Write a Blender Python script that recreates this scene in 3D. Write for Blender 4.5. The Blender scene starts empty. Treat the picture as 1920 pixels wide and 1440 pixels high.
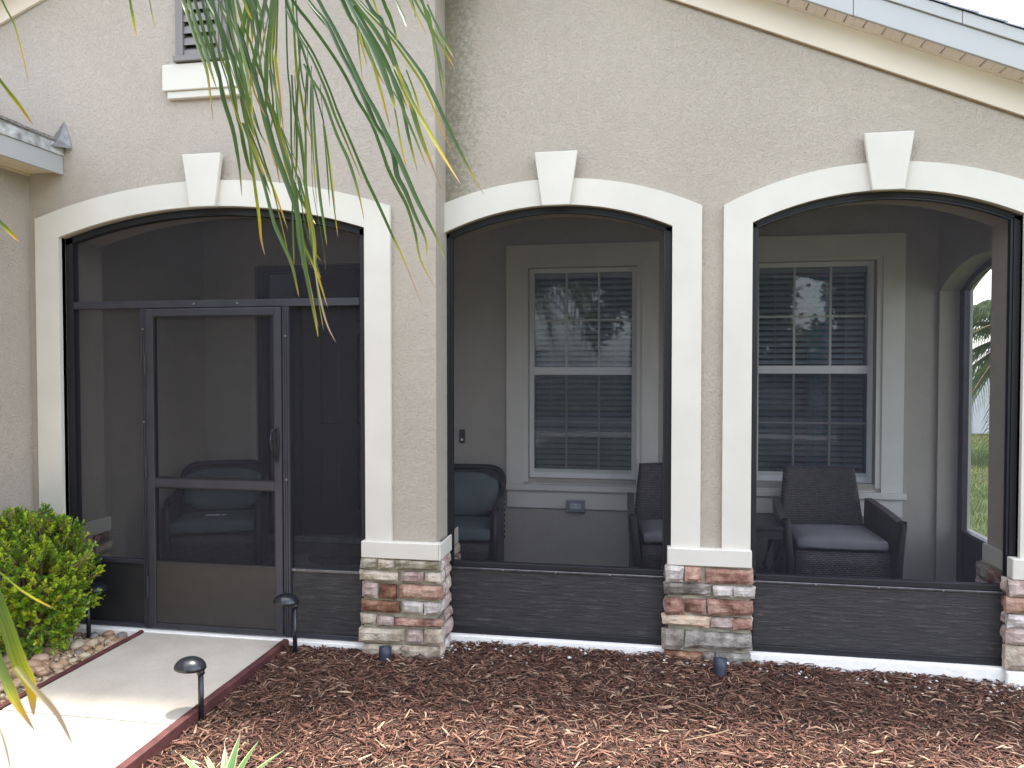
import bpy, bmesh, math, random
import numpy as np
from mathutils import Vector, Matrix, noise as mnoise

S = bpy.context.scene
R = math.radians

# ------------------------------------------------------------------ camera
cam_d = bpy.data.cameras.new('camera')
cam = bpy.data.objects.new('camera', cam_d)
S.collection.objects.link(cam)
cam.location = (1.2057, -4.3522, 1.7158)
cam.rotation_euler = (math.pi/2 - 0.025, 0.0004, 0.1693)
cam_d.sensor_width = 36.0
cam_d.lens = 1404.8/1920*36
cam_d.clip_start = 0.05
cam_d.clip_end = 500
cam_d.dof.use_dof = True
cam_d.dof.focus_distance = 4.9
cam_d.dof.aperture_fstop = 12.0
S.camera = cam

# ------------------------------------------------------------------ sky + sun
SUN_DIR = Vector((0.12, 0.17, 1.0)).normalized()      # towards the sun, behind the roof
EL = math.asin(SUN_DIR.z); AZ = math.atan2(SUN_DIR.x, SUN_DIR.y)
W = bpy.data.worlds.new('World'); S.world = W; W.use_nodes = True
wn = W.node_tree; wn.nodes.clear()
sky = wn.nodes.new('ShaderNodeTexSky'); sky.sky_type = 'NISHITA'; sky.sun_disc = False
sky.sun_elevation = EL; sky.sun_rotation = AZ
sky.air_density = 1.0; sky.dust_density = 3.0; sky.ozone_density = 1.0
bg = wn.nodes.new('ShaderNodeBackground'); bg.inputs['Strength'].default_value = 0.15
wo = wn.nodes.new('ShaderNodeOutputWorld')
# thin white cloud veil over the sky
tc = wn.nodes.new('ShaderNodeTexCoord')
cn = wn.nodes.new('ShaderNodeTexNoise'); cn.inputs['Scale'].default_value = 2.2; cn.inputs['Detail'].default_value = 5
cr = wn.nodes.new('ShaderNodeValToRGB'); cr.color_ramp.elements[0].position = 0.38; cr.color_ramp.elements[1].position = 0.68
cm = wn.nodes.new('ShaderNodeMixRGB'); cm.inputs[2].default_value = (9.5, 9.6, 9.8, 1)
cs = wn.nodes.new('ShaderNodeMath'); cs.operation = 'MULTIPLY'; cs.inputs[1].default_value = 0.75
wn.links.new(tc.outputs['Generated'], cn.inputs['Vector']); wn.links.new(cn.outputs['Fac'], cr.inputs[0])
wn.links.new(cr.outputs['Color'], cs.inputs[0]); wn.links.new(cs.outputs[0], cm.inputs[0])
wn.links.new(sky.outputs[0], cm.inputs[1]); wn.links.new(cm.outputs[0], bg.inputs[0]); wn.links.new(bg.outputs[0], wo.inputs[0])
sd = bpy.data.lights.new('sun', 'SUN'); sun = bpy.data.objects.new('sun', sd); S.collection.objects.link(sun)
sd.energy = 3.0; sd.angle = R(5.0); sd.color = (1.0, 0.95, 0.87)
sun.rotation_euler = SUN_DIR.to_track_quat('Z', 'Y').to_euler()
sun.location = (3, 3, 12)
S.view_settings.view_transform = 'Standard'; S.view_settings.look = 'None'
S.view_settings.exposure = 1.88; S.view_settings.gamma = 1.0; S.view_settings.use_curve_mapping = False
S.render.engine = 'CYCLES'
S.cycles.max_bounces = 8; S.cycles.diffuse_bounces = 5; S.cycles.glossy_bounces = 4
S.cycles.transmission_bounces = 4; S.cycles.transparent_max_bounces = 16
S.cycles.caustics_reflective = False; S.cycles.caustics_refractive = False

# ------------------------------------------------------------------ helpers
COL = S.collection
def link(o): COL.objects.link(o); return o
def thing(name, label, cat, loc=(0,0,0), rz=0, group=None):
    o = bpy.data.objects.new(name, None); link(o)
    o.location = loc; o.rotation_euler = (0,0,rz); o.empty_display_size = .1
    o['label'] = label; o['category'] = cat
    if group: o['group'] = group
    return o
def tag(o, label, cat, group=None, kind=None):
    o['label'] = label
    if cat: o['category'] = cat
    if group: o['group'] = group
    if kind: o['kind'] = kind
    return o
def mesh_obj(name, V, F, mat, parent=None, smooth=False):
    me = bpy.data.meshes.new(name); me.from_pydata([tuple(v) for v in V], [], [tuple(f) for f in F])
    if mat:
        for m in (mat if isinstance(mat, (list, tuple)) else [mat]): me.materials.append(m)
    if smooth: me.polygons.foreach_set('use_smooth', [True]*len(me.polygons))
    me.update()
    o = bpy.data.objects.new(name, me); link(o)
    if parent: o.parent = parent
    return o
def recalc(o):
    bm = bmesh.new(); bm.from_mesh(o.data); bmesh.ops.recalc_face_normals(bm, faces=bm.faces); bm.to_mesh(o.data); bm.free(); return o
class MB:
    def __init__(s): s.V = []; s.F = []
    def add(s, V, F):
        n = len(s.V); s.V += [tuple(v) for v in V]; s.F += [tuple(i+n for i in f) for f in F]; return s
    def box(s, x0, x1, y0, y1, z0, z1, M=None):
        V = [Vector((x, y, z)) for z in (z0, z1) for y in (y0, y1) for x in (x0, x1)]
        if M: V = [M @ v for v in V]
        return s.add(V, [(0,2,3,1), (4,5,7,6), (0,1,5,4), (2,6,7,3), (0,4,6,2), (1,3,7,5)])
    def prism(s, poly, y0, y1, axis='y'):
        # poly: list of (a,b); axis y -> (x,z) extruded along y ; axis x -> (y,z) along x ; axis z -> (x,y) along z
        n = len(poly)
        f = {'y': lambda a, b, t: (a, t, b), 'x': lambda a, b, t: (t, a, b), 'z': lambda a, b, t: (a, b, t)}[axis]
        V = [f(a, b, y0) for a, b in poly] + [f(a, b, y1) for a, b in poly]
        F = [tuple(range(n-1, -1, -1)), tuple(range(n, 2*n))] + [(i, (i+1) % n, n+(i+1) % n, n+i) for i in range(n)]
        return s.add(V, F)
    def strip(s, A, B, close=False):
        n = len(A); V = list(A)+list(B)
        F = [(i, i+1, n+i+1, n+i) for i in range(n-1)]
        if close: F.append((n-1, 0, n, 2*n-1))
        return s.add(V, F)
    def tube(s, pts, r, n=8, cap=True):
        pts = [Vector(p) for p in pts]; m = len(pts)
        rr = r if isinstance(r, (list, tuple)) else [r]*m
        V = []; F = []
        up = Vector((0, 0, 1))
        for i, p in enumerate(pts):
            t = (pts[min(i+1, m-1)]-pts[max(i-1, 0)]).normalized()
            a = t.cross(up if abs(t.z) < .95 else Vector((1, 0, 0))).normalized(); b = t.cross(a)
            for k in range(n):
                th = 2*math.pi*k/n; V.append(p + (a*math.cos(th)+b*math.sin(th))*rr[i])
        for i in range(m-1):
            for k in range(n):
                F.append((i*n+k, i*n+(k+1) % n, (i+1)*n+(k+1) % n, (i+1)*n+k))
        if cap: F.append(tuple(range(n-1, -1, -1))); F.append(tuple((m-1)*n+k for k in range(n)))
        return s.add(V, F)
    def lathe(s, prof, n=20, c=(0, 0, 0)):
        V = []; F = []; m = len(prof)
        for r_, z in prof:
            for k in range(n):
                th = 2*math.pi*k/n; V.append((c[0]+r_*math.cos(th), c[1]+r_*math.sin(th), c[2]+z))
        for i in range(m-1):
            for k in range(n): F.append((i*n+k, i*n+(k+1) % n, (i+1)*n+(k+1) % n, (i+1)*n+k))
        return s.add(V, F)
    def build(s, name, mat, parent=None, smooth=False, bevel=0, fix=True, seg=1):
        o = mesh_obj(name, s.V, s.F, mat, parent, smooth)
        if bevel or fix:
            bm = bmesh.new(); bm.from_mesh(o.data)
            if bevel:
                bmesh.ops.bevel(bm, geom=[e for e in bm.edges if len(e.link_faces) == 2 and e.calc_face_angle(0) > .5], offset=bevel, segments=seg, affect='EDGES', profile=.6, clamp_overlap=True)
            bmesh.ops.recalc_face_normals(bm, faces=bm.faces)
            bm.to_mesh(o.data); bm.free()
        return o
def box(name, mat, parent, x0, x1, y0, y1, z0, z1, bevel=0, seg=1):
    return MB().box(x0, x1, y0, y1, z0, z1).build(name, mat, parent, bevel=bevel, seg=seg)
def dup(o, parent=None, loc=None, rot=None, scale=None):
    c = o.copy(); link(c)
    if parent is not None: c.parent = parent
    if loc is not None: c.location = loc
    if rot is not None: c.rotation_euler = rot
    if scale is not None: c.scale = scale
    return c

# ------------------------------------------------------------------ materials
def mat(name):
    m = bpy.data.materials.new(name); m.use_nodes = True
    nt = m.node_tree; b = nt.nodes['Principled BSDF']; return m, nt, b
def nd(nt, t, **k):
    n = nt.nodes.new(t)
    for a, v in k.items():
        if a.startswith('i_'): n.inputs[a[2:].replace('_', ' ')].default_value = v
        else: setattr(n, a, v)
    return n
def ramp(nt, stops):
    r = nt.nodes.new('ShaderNodeValToRGB'); e = r.color_ramp.elements
    while len(e) < len(stops): e.new(.5)
    for i, (p, c) in enumerate(stops): e[i].position = p; e[i].color = tuple(c)+(1,)
    return r
def coords(nt, scale=(1, 1, 1), obj=True):
    t = nt.nodes.new('ShaderNodeTexCoord'); m = nt.nodes.new('ShaderNodeMapping'); m.inputs['Scale'].default_value = scale
    nt.links.new(t.outputs['Object' if obj else 'Generated'], m.inputs['Vector']); return m.outputs[0]
def simple(name, col, rough=.6, metal=0, var=.12, scale=9, bump=0, bscale=60, bdist=.002, spec=None, stretch=(1, 1, 1), rnd=0):
    m, nt, b = mat(name); L = nt.links.new
    v = coords(nt, stretch)
    n1 = nd(nt, 'ShaderNodeTexNoise', i_Scale=scale, i_Detail=5.0); L(v, n1.inputs['Vector'])
    lo = [c*(1-var) for c in col]; hi = [min(1, c*(1+var)) for c in col]
    r = ramp(nt, [(.3, lo), (.7, hi)]); L(n1.outputs['Fac'], r.inputs[0])
    out = r.outputs[0]
    if rnd:
        oi = nd(nt, 'ShaderNodeObjectInfo'); hs = nd(nt, 'ShaderNodeHueSaturation'); mr = nd(nt, 'ShaderNodeMapRange')
        mr.inputs['To Min'].default_value = 1-rnd; mr.inputs['To Max'].default_value = 1+rnd
        L(oi.outputs['Random'], mr.inputs['Value']); L(mr.outputs[0], hs.inputs['Value']); L(out, hs.inputs['Color']); out = hs.outputs[0]
    L(out, b.inputs['Base Color'])
    b.inputs['Roughness'].default_value = rough; b.inputs['Metallic'].default_value = metal
    if spec is not None: b.inputs['Specular IOR Level'].default_value = spec
    if bump:
        n2 = nd(nt, 'ShaderNodeTexNoise', i_Scale=bscale, i_Detail=4.0); L(v, n2.inputs['Vector'])
        bp = nd(nt, 'ShaderNodeBump', i_Strength=bump, i_Distance=bdist); L(n2.outputs['Fac'], bp.inputs['Height']); L(bp.outputs[0], b.inputs['Normal'])
    return m
def stucco_mat(name, col, strength=.55, scale=46, dist=.006, stain=False):
    m, nt, b = mat(name); L = nt.links.new
    v = coords(nt)
    dn = nd(nt, 'ShaderNodeTexNoise', i_Scale=22.0, i_Detail=3.0); L(v, dn.inputs['Vector'])
    mx = nd(nt, 'ShaderNodeMixRGB', blend_type='ADD'); mx.inputs[0].default_value = .05; L(v, mx.inputs[1]); L(dn.outputs['Color'], mx.inputs[2])
    # worm-like knockdown: band of a noise field, flattened on top
    n1 = nd(nt, 'ShaderNodeTexNoise', i_Scale=float(scale), i_Detail=2.5, i_Roughness=.55); L(mx.outputs[0], n1.inputs['Vector'])
    r1 = ramp(nt, [(.36, (0, 0, 0)), (.44, (.85, .85, .85)), (.52, (1, 1, 1)), (.60, (.85, .85, .85)), (.68, (.15, .15, .15))]); L(n1.outputs['Fac'], r1.inputs[0])
    n2 = nd(nt, 'ShaderNodeTexNoise', i_Scale=260.0, i_Detail=2.0); L(v, n2.inputs['Vector'])
    ma = nd(nt, 'ShaderNodeMath', operation='MULTIPLY_ADD'); ma.inputs[1].default_value = .25; L(n2.outputs['Fac'], ma.inputs[0]); L(r1.outputs[0], ma.inputs[2])
    bp = nd(nt, 'ShaderNodeBump', i_Strength=strength, i_Distance=dist); L(ma.outputs[0], bp.inputs['Height']); L(bp.outputs[0], b.inputs['Normal'])
    n3 = nd(nt, 'ShaderNodeTexNoise', i_Scale=1.1, i_Detail=6.0, i_Roughness=.6); L(v, n3.inputs['Vector'])
    r3 = ramp(nt, [(.3, [c*.93 for c in col]), (.7, [c*1.05 for c in col])]); L(n3.outputs['Fac'], r3.inputs[0])
    out = r3.outputs[0]
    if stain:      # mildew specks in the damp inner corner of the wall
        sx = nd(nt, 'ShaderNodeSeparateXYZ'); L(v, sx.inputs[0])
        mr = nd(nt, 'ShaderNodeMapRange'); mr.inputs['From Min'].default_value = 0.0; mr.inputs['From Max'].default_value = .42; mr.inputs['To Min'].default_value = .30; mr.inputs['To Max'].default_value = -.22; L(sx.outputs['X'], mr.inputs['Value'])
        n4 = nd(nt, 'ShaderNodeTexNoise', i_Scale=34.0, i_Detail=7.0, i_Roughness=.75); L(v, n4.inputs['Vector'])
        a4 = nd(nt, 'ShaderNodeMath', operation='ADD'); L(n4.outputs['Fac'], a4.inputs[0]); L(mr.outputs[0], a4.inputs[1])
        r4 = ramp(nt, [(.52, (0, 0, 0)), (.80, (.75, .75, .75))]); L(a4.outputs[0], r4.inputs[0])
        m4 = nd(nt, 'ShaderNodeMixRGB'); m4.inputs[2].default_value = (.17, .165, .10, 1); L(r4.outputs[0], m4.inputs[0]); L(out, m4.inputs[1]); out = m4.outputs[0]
    L(out, b.inputs['Base Color']); b.inputs['Roughness'].default_value = .85; b.inputs['Specular IOR Level'].default_value = .25
    return m

M = {}
M['stucco'] = stucco_mat('stucco', (.440, .391, .334), .66, 84, .0062)
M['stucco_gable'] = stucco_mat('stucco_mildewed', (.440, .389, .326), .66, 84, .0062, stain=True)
M['stucco_in'] = stucco_mat('stucco_porch', (.40, .370, .335), .6, 70, .005)
M['trim'] = simple('cream_trim', (.615, .588, .525), .75, var=.05, scale=3, bump=.35, bscale=170, bdist=.002)
M['trim_in'] = simple('window_surround_paint', (.62, .595, .565), .75, var=.04, scale=3, bump=.3, bscale=150, bdist=.002)
M['frieze'] = simple('frieze_paint', (.70, .615, .51), .7, var=.05, scale=2, bump=.2, bscale=90, bdist=.002)
M['fascia'] = simple('white_metal_fascia', (.41, .415, .415), .42, var=.03, scale=2)
M['soffit'] = simple('vinyl_soffit', (.76, .685, .62), .6, var=.05, scale=4)
M['soffit_left'] = simple('cream_soffit', (.66, .58, .44), .6, var=.05, scale=4)
M['dark'] = simple('dark_gap', (.03, .027, .025), .9, var=.2)
M['shingle'] = simple('asphalt_shingle', (.30, .32, .38), .95, var=.35, scale=120, bump=.5, bscale=300, bdist=.002, rnd=.2)
M['shingle_old'] = simple('weathered_shingle', (.20, .195, .19), .95, var=.7, scale=28, bump=.5, bscale=200, bdist=.002, rnd=.3)
M['frame'] = simple('dark_bronze_aluminium', (.044, .044, .056), .38, metal=.35, var=.12, scale=6)
M['frame_navy'] = simple('dark_navy_aluminium', (.010, .011, .018), .5, metal=.1, var=.12, scale=6)
M['frame_black'] = simple('black_rubber_strip', (.006, .006, .009), .6, var=.1)
M['kick_rail'] = simple('worn_rail', (.10, .10, .11), .3, metal=.6, var=.3, scale=25)
M['screw'] = simple('zinc_screw', (.3, .3, .32), .35, metal=.9, var=.1)
M['vinyl'] = simple('white_vinyl', (.70, .70, .72), .4, var=.03)
M['muntin'] = simple('grille_bar', (.50, .53, .50), .5, var=.04)
M['blind'] = simple('blind_slat', (.86, .84, .87), .55, var=.06)
M['room'] = simple('dark_room', (.05, .05, .055), .9, var=.2)
M['curtain'] = simple('teal_curtain', (.10, .55, .50), .8, var=.2)
M['vent'] = simple('grey_vent_paint', (.19, .175, .165), .55, var=.06, scale=4)
M['door'] = simple('dark_front_door', (.026, .022, .024), .45, var=.15, scale=5)
M['door_frame'] = simple('dark_door_frame', (.014, .014, .022), .5, var=.1)
M['step'] = simple('step_concrete', (.13, .105, .09), .85, var=.15, scale=8, bump=.3)
M['found'] = simple('white_foundation', (.84, .82, .79), .8, var=.06, scale=14, bump=.6, bscale=40, bdist=.005)
M['floor'] = simple('porch_concrete', (.22, .21, .20), .7, var=.1, scale=4)
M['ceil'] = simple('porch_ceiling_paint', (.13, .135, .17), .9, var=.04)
M['mortar'] = simple('mortar', (.31, .29, .22), .95, var=.3, scale=14, bump=.8, bscale=120, bdist=.003)
M['grey_metal'] = simple('galvanised_flashing', (.22, .22, .22), .5, metal=.4, var=.25, scale=20)
M['mold'] = simple('moldy_drip_edge', (.42, .43, .43), .6, var=.5, scale=16)
M['black_lamp'] = simple('black_lamp_enamel', (.014, .015, .020), .28, var=.1, spec=.6)
M['navy_lamp'] = simple('dark_blue_spot_housing', (.022, .030, .050), .5, var=.15)
M['edging'] = simple('red_brown_edging', (.085, .026, .024), .75, var=.35, scale=12, bump=.5, bscale=60, bdist=.003)
M['teal_cush'] = simple('teal_cushion', (.078, .104, .108), .9, var=.12, scale=5, bump=.25, bscale=300, bdist=.001)
M['grey_cush'] = simple('grey_cushion', (.215, .205, .225), .9, var=.08, scale=5, bump=.25, bscale=300, bdist=.001)
M['table'] = simple('dark_table_wood', (.030, .028, .032), .4, var=.2)
M['mat_brown'] = simple('grey_door_mat', (.10, .095, .09), .95, var=.35, scale=30, bump=.6, bscale=200, bdist=.004)
M['white'] = simple('white_paper', (.75, .75, .77), .6, var=.02)
M['black_plastic'] = simple('black_plastic', (.014, .014, .014), .4, var=.1)
M['plate'] = simple('white_outlet_plate', (.85, .87, .90), .4, var=.03)
M['soil'] = simple('dark_soil', (.055, .034, .026), .95, var=.45, scale=30, bump=.8, bscale=60, bdist=.01)
M['sand'] = simple('sandy_ground', (.42, .34, .25), .95, var=.25, scale=40, bump=.6, bscale=90, bdist=.006)
M['grass_base'] = simple('lawn', (.060, .080, .026), .95, var=.45, scale=1.3, bump=.8, bscale=80, bdist=.02)
M['road'] = simple('asphalt', (.10, .10, .10), .9, var=.12, scale=60)
M['drive'] = simple('driveway_concrete', (.48, .46, .43), .85, var=.08, scale=3)
M['fence'] = simple('white_vinyl_fence', (.74, .75, .80), .5, var=.03)
M['trunk'] = simple('palm_bark', (.16, .13, .10), .9, var=.35, scale=9, bump=.8, bscale=25, bdist=.02, stretch=(1, 1, 4))
M['twig'] = simple('pale_twig', (.24, .165, .10), .8, var=.25, scale=20)
M['beige_wall'] = simple('neighbour_wall', (.50, .44, .36), .85, var=.06)
M['brown_roof'] = simple('brown_shingle_roof', (.14, .105, .09), .95, var=.25, scale=30)

def concrete_walk():
    m, nt, b = mat('walk_concrete'); L = nt.links.new; v = coords(nt)
    n1 = nd(nt, 'ShaderNodeTexNoise', i_Scale=3.0, i_Detail=8.0, i_Roughness=.65); L(v, n1.inputs['Vector'])
    r1 = ramp(nt, [(.28, (.43, .395, .335)), (.72, (.55, .515, .45))]); L(n1.outputs['Fac'], r1.inputs[0])
    n2 = nd(nt, 'ShaderNodeTexNoise', i_Scale=160.0, i_Detail=3.0); L(v, n2.inputs['Vector'])
    r2 = ramp(nt, [(.30, (.72, .70, .68)), (.40, (1, 1, 1)), (.72, (1, 1, 1)), (.76, (1.18, 1.17, 1.15))]); L(n2.outputs['Fac'], r2.inputs[0])
    mx = nd(nt, 'ShaderNodeMixRGB', blend_type='MULTIPLY'); mx.inputs[0].default_value = 1; L(r1.outputs[0], mx.inputs[1]); L(r2.outputs[0], mx.inputs[2])
    L(mx.outputs[0], b.inputs['Base Color']); b.inputs['Roughness'].default_value = .9
    bp = nd(nt, 'ShaderNodeBump', i_Strength=.4, i_Distance=.002); L(n2.outputs['Fac'], bp.inputs['Height']); L(bp.outputs[0], b.inputs['Normal'])
    return m
M['walk'] = concrete_walk()

def screen_mat(name, k, col):
    # woven mesh: strands block light, more of them at grazing angles
    m, nt, b = mat(name); L = nt.links.new
    nt.nodes.remove(b); out = nt.nodes['Material Output']
    tr = nd(nt, 'ShaderNodeBsdfTransparent'); df = nd(nt, 'ShaderNodeBsdfDiffuse'); df.inputs['Color'].default_value = tuple(col)+(1,)
    g = nd(nt, 'ShaderNodeNewGeometry'); dp = nd(nt, 'ShaderNodeVectorMath', operation='DOT_PRODUCT')
    L(g.outputs['Normal'], dp.inputs[0]); L(g.outputs['Incoming'], dp.inputs[1])
    ab = nd(nt, 'ShaderNodeMath', operation='ABSOLUTE'); L(dp.outputs['Value'], ab.inputs[0])
    mxm = nd(nt, 'ShaderNodeMath', operation='MAXIMUM'); mxm.inputs[1].default_value = .12; L(ab.outputs[0], mxm.inputs[0])
    dv = nd(nt, 'ShaderNodeMath', operation='DIVIDE'); dv.inputs[0].default_value = -k; L(mxm.outputs[0], dv.inputs[1])
    ex = nd(nt, 'ShaderNodeMath', operation='EXPONENT'); L(dv.outputs[0], ex.inputs[0])
    v = coords(nt); w = nd(nt, 'ShaderNodeTexNoise', i_Scale=9.0, i_Detail=3.0); L(v, w.inputs['Vector'])
    mr = nd(nt, 'ShaderNodeMapRange'); mr.inputs['To Min'].default_value = .94; mr.inputs['To Max'].default_value = 1.05; L(w.outputs['Fac'], mr.inputs['Value'])
    ml = nd(nt, 'ShaderNodeMath', operation='MULTIPLY'); L(ex.outputs[0], ml.inputs[0]); L(mr.outputs[0], ml.inputs[1])
    ms = nd(nt, 'ShaderNodeMixShader'); L(ml.outputs[0], ms.inputs[0]); L(df.outputs[0], ms.inputs[1]); L(tr.outputs[0], ms.inputs[2])
    L(ms.outputs[0], out.inputs['Surface'])
    return m
M['sash_screen'] = screen_mat('sash_screen', .48, (.03, .03, .040))
M['grey_box'] = simple('grey_outlet_base', (.36, .36, .40), .5, var=.05)
M['screen'] = screen_mat('insect_screen', .28, (.050, .050, .062))
M['side_screen'] = screen_mat('side_screen', .12, (.03, .03, .035))
M['pet_screen'] = screen_mat('door_screen', .42, (.046, .045, .055))

def glass_mat():
    m, nt, b = mat('window_glass'); L = nt.links.new
    nt.nodes.remove(b); out = nt.nodes['Material Output']
    tr = nd(nt, 'ShaderNodeBsdfTransparent'); tr.inputs['Color'].default_value = (.82, .86, .89, 1)
    gl = nd(nt, 'ShaderNodeBsdfGlossy'); gl.inputs['Roughness'].default_value = .012; gl.inputs['Color'].default_value = (.95, .97, 1, 1)
    lw = nd(nt, 'ShaderNodeFresnel'); lw.inputs['IOR'].default_value = 1.55
    v = coords(nt); w = nd(nt, 'ShaderNodeTexNoise', i_Scale=1.6, i_Detail=1.0); L(v, w.inputs['Vector'])
    bp = nd(nt, 'ShaderNodeBump', i_Strength=.15, i_Distance=.004); L(w.outputs['Fac'], bp.inputs['Height']); L(bp.outputs[0], gl.inputs['Normal'])
    ms = nd(nt, 'ShaderNodeMixShader'); L(lw.outputs[0], ms.inputs[0]); L(tr.outputs[0], ms.inputs[1]); L(gl.outputs[0], ms.inputs[2])
    L(ms.outputs[0], out.inputs['Surface'])
    return m
M['glass'] = glass_mat()
def clear_mat():
    m, nt, b = mat('clear_plastic_cover'); L = nt.links.new
    nt.nodes.remove(b); out = nt.nodes['Material Output']
    tr = nd(nt, 'ShaderNodeBsdfTransparent'); tr.inputs['Color'].default_value = (.97, .97, .98, 1)
    gl = nd(nt, 'ShaderNodeBsdfGlossy'); gl.inputs['Roughness'].default_value = .12
    ms = nd(nt, 'ShaderNodeMixShader'); ms.inputs[0].default_value = .10; L(tr.outputs[0], ms.inputs[1]); L(gl.outputs[0], ms.inputs[2]); L(ms.outputs[0], out.inputs['Surface'])
    return m
M['clear'] = clear_mat()

def kick_mat():
    m, nt, b = mat('kick_panel_sheet'); L = nt.links.new
    v = coords(nt, (1.0, 1, 9))
    n = nd(nt, 'ShaderNodeTexNoise', i_Scale=7.0, i_Detail=6.0, i_Roughness=.62); L(v, n.inputs['Vector'])
    n2 = nd(nt, 'ShaderNodeTexNoise', i_Scale=30.0, i_Detail=3.0); L(v, n2.inputs['Vector'])
    r = ramp(nt, [(.35, (.022, .021, .024)), (.60, (.036, .034, .036)), (.76, (.090, .085, .086))]); 
    ad = nd(nt, 'ShaderNodeMath', operation='MULTIPLY_ADD'); ad.inputs[1].default_value = .45; L(n2.outputs['Fac'], ad.inputs[0]); 
    sb = nd(nt, 'ShaderNodeMath', operation='SUBTRACT'); sb.inputs[1].default_value = .22; L(n.outputs['Fac'], sb.inputs[0]); L(sb.outputs[0], ad.inputs[2])
    L(ad.outputs[0], r.inputs[0]); L(r.outputs[0], b.inputs['Base Color'])
    bp = nd(nt, 'ShaderNodeBump', i_Strength=.5, i_Distance=.008); L(ad.outputs[0], bp.inputs['Height']); L(bp.outputs[0], b.inputs['Normal'])
    b.inputs['Roughness'].default_value = .5
    return m
M['kick'] = kick_mat()
M['kick_door'] = simple('door_kick_plate', (.030, .027, .026), .5, var=.12, scale=12, bump=.15, bscale=120, bdist=.002)
M['kick_dark'] = simple('dark_kick_plate', (.012, .012, .014), .55, var=.2, scale=8)

def stone_mat(i, a, c, d):
    m, nt, b = mat('stone_%s' % i); L = nt.links.new; v = coords(nt)
    oi = nd(nt, 'ShaderNodeObjectInfo'); ad = nd(nt, 'ShaderNodeVectorMath', operation='ADD'); L(v, ad.inputs[0]); L(oi.outputs['Random'], ad.inputs[1])
    n = nd(nt, 'ShaderNodeTexNoise', i_Scale=11.0, i_Detail=6.0, i_Roughness=.62); L(ad.outputs[0], n.inputs['Vector'])
    r = ramp(nt, [(.36, a), (.50, c), (.64, d)]); L(n.outputs['Fac'], r.inputs[0]); L(r.outputs[0], b.inputs['Base Color'])
    n2 = nd(nt, 'ShaderNodeTexNoise', i_Scale=70.0, i_Detail=5.0); L(v, n2.inputs['Vector'])
    bp = nd(nt, 'ShaderNodeBump', i_Strength=.9, i_Distance=.009); L(n2.outputs['Fac'], bp.inputs['Height']); L(bp.outputs[0], b.inputs['Normal'])
    b.inputs['Roughness'].default_value = .85; b.inputs['Specular IOR Level'].default_value = .3
    return m
ST = {
 'olive': stone_mat('olive', (.16, .14, .09), (.30, .27, .21), (.38, .34, .28)),
 'pale': stone_mat('pale', (.30, .23, .17), (.46, .39, .31), (.54, .47, .39)),
 'white': stone_mat('white', (.34, .30, .27), (.50, .455, .42), (.58, .54, .50)),
 'tan': stone_mat('tan', (.42, .27, .17), (.55, .42, .31), (.58, .49, .39)),
 'pink': stone_mat('pink', (.27, .145, .105), (.41, .255, .195), (.50, .35, .28)),
 'rust': stone_mat('rust', (.085, .036, .023), (.20, .095, .058), (.32, .19, .125)),
 'brick': stone_mat('brick', (.12, .052, .040), (.275, .150, .113), (.41, .27, .21)),
 'grey': stone_mat('grey', (.13, .11, .09), (.25, .215, .185), (.36, .315, .275)),
 'mauve': stone_mat('mauve', (.24, .165, .14), (.40, .31, .275), (.50, .41, .365)),
 'smoke': stone_mat('smoke', (.11, .10, .085), (.22, .20, .175), (.37, .34, .31)),
}
def wicker_mat(name, c1, c2):
    m, nt, b = mat(name); L = nt.links.new
    t = nt.nodes.new('ShaderNodeUVMap')
    br = nd(nt, 'ShaderNodeTexBrick', offset=.5); br.inputs['Scale'].default_value = 1.0
    br.inputs['Brick Width'].default_value = .034; br.inputs['Row Height'].default_value = .0135; br.inputs['Mortar Size'].default_value = .0036; br.inputs['Mortar Smooth'].default_value = .6
    br.inputs['Color1'].default_value = tuple(c1)+(1,); br.inputs['Color2'].default_value = tuple(c2)+(1,); br.inputs['Mortar'].default_value = (.006, .005, .005, 1)
    L(t.outputs[0], br.inputs['Vector']); L(br.outputs['Color'], b.inputs['Base Color'])
    iv = nd(nt, 'ShaderNodeMath', operation='SUBTRACT'); iv.inputs[0].default_value = 1; L(br.outputs['Fac'], iv.inputs[1])
    bp = nd(nt, 'ShaderNodeBump', i_Strength=.9, i_Distance=.006); L(iv.outputs[0], bp.inputs['Height']); L(bp.outputs[0], b.inputs['Normal'])
    b.inputs['Roughness'].default_value = .5
    return m
M['wicker'] = wicker_mat('dark_wicker', (.050, .042, .042), (.095, .080, .076))
M['wicker2'] = wicker_mat('plum_wicker', (.045, .036, .042), (.080, .066, .074))

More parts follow.
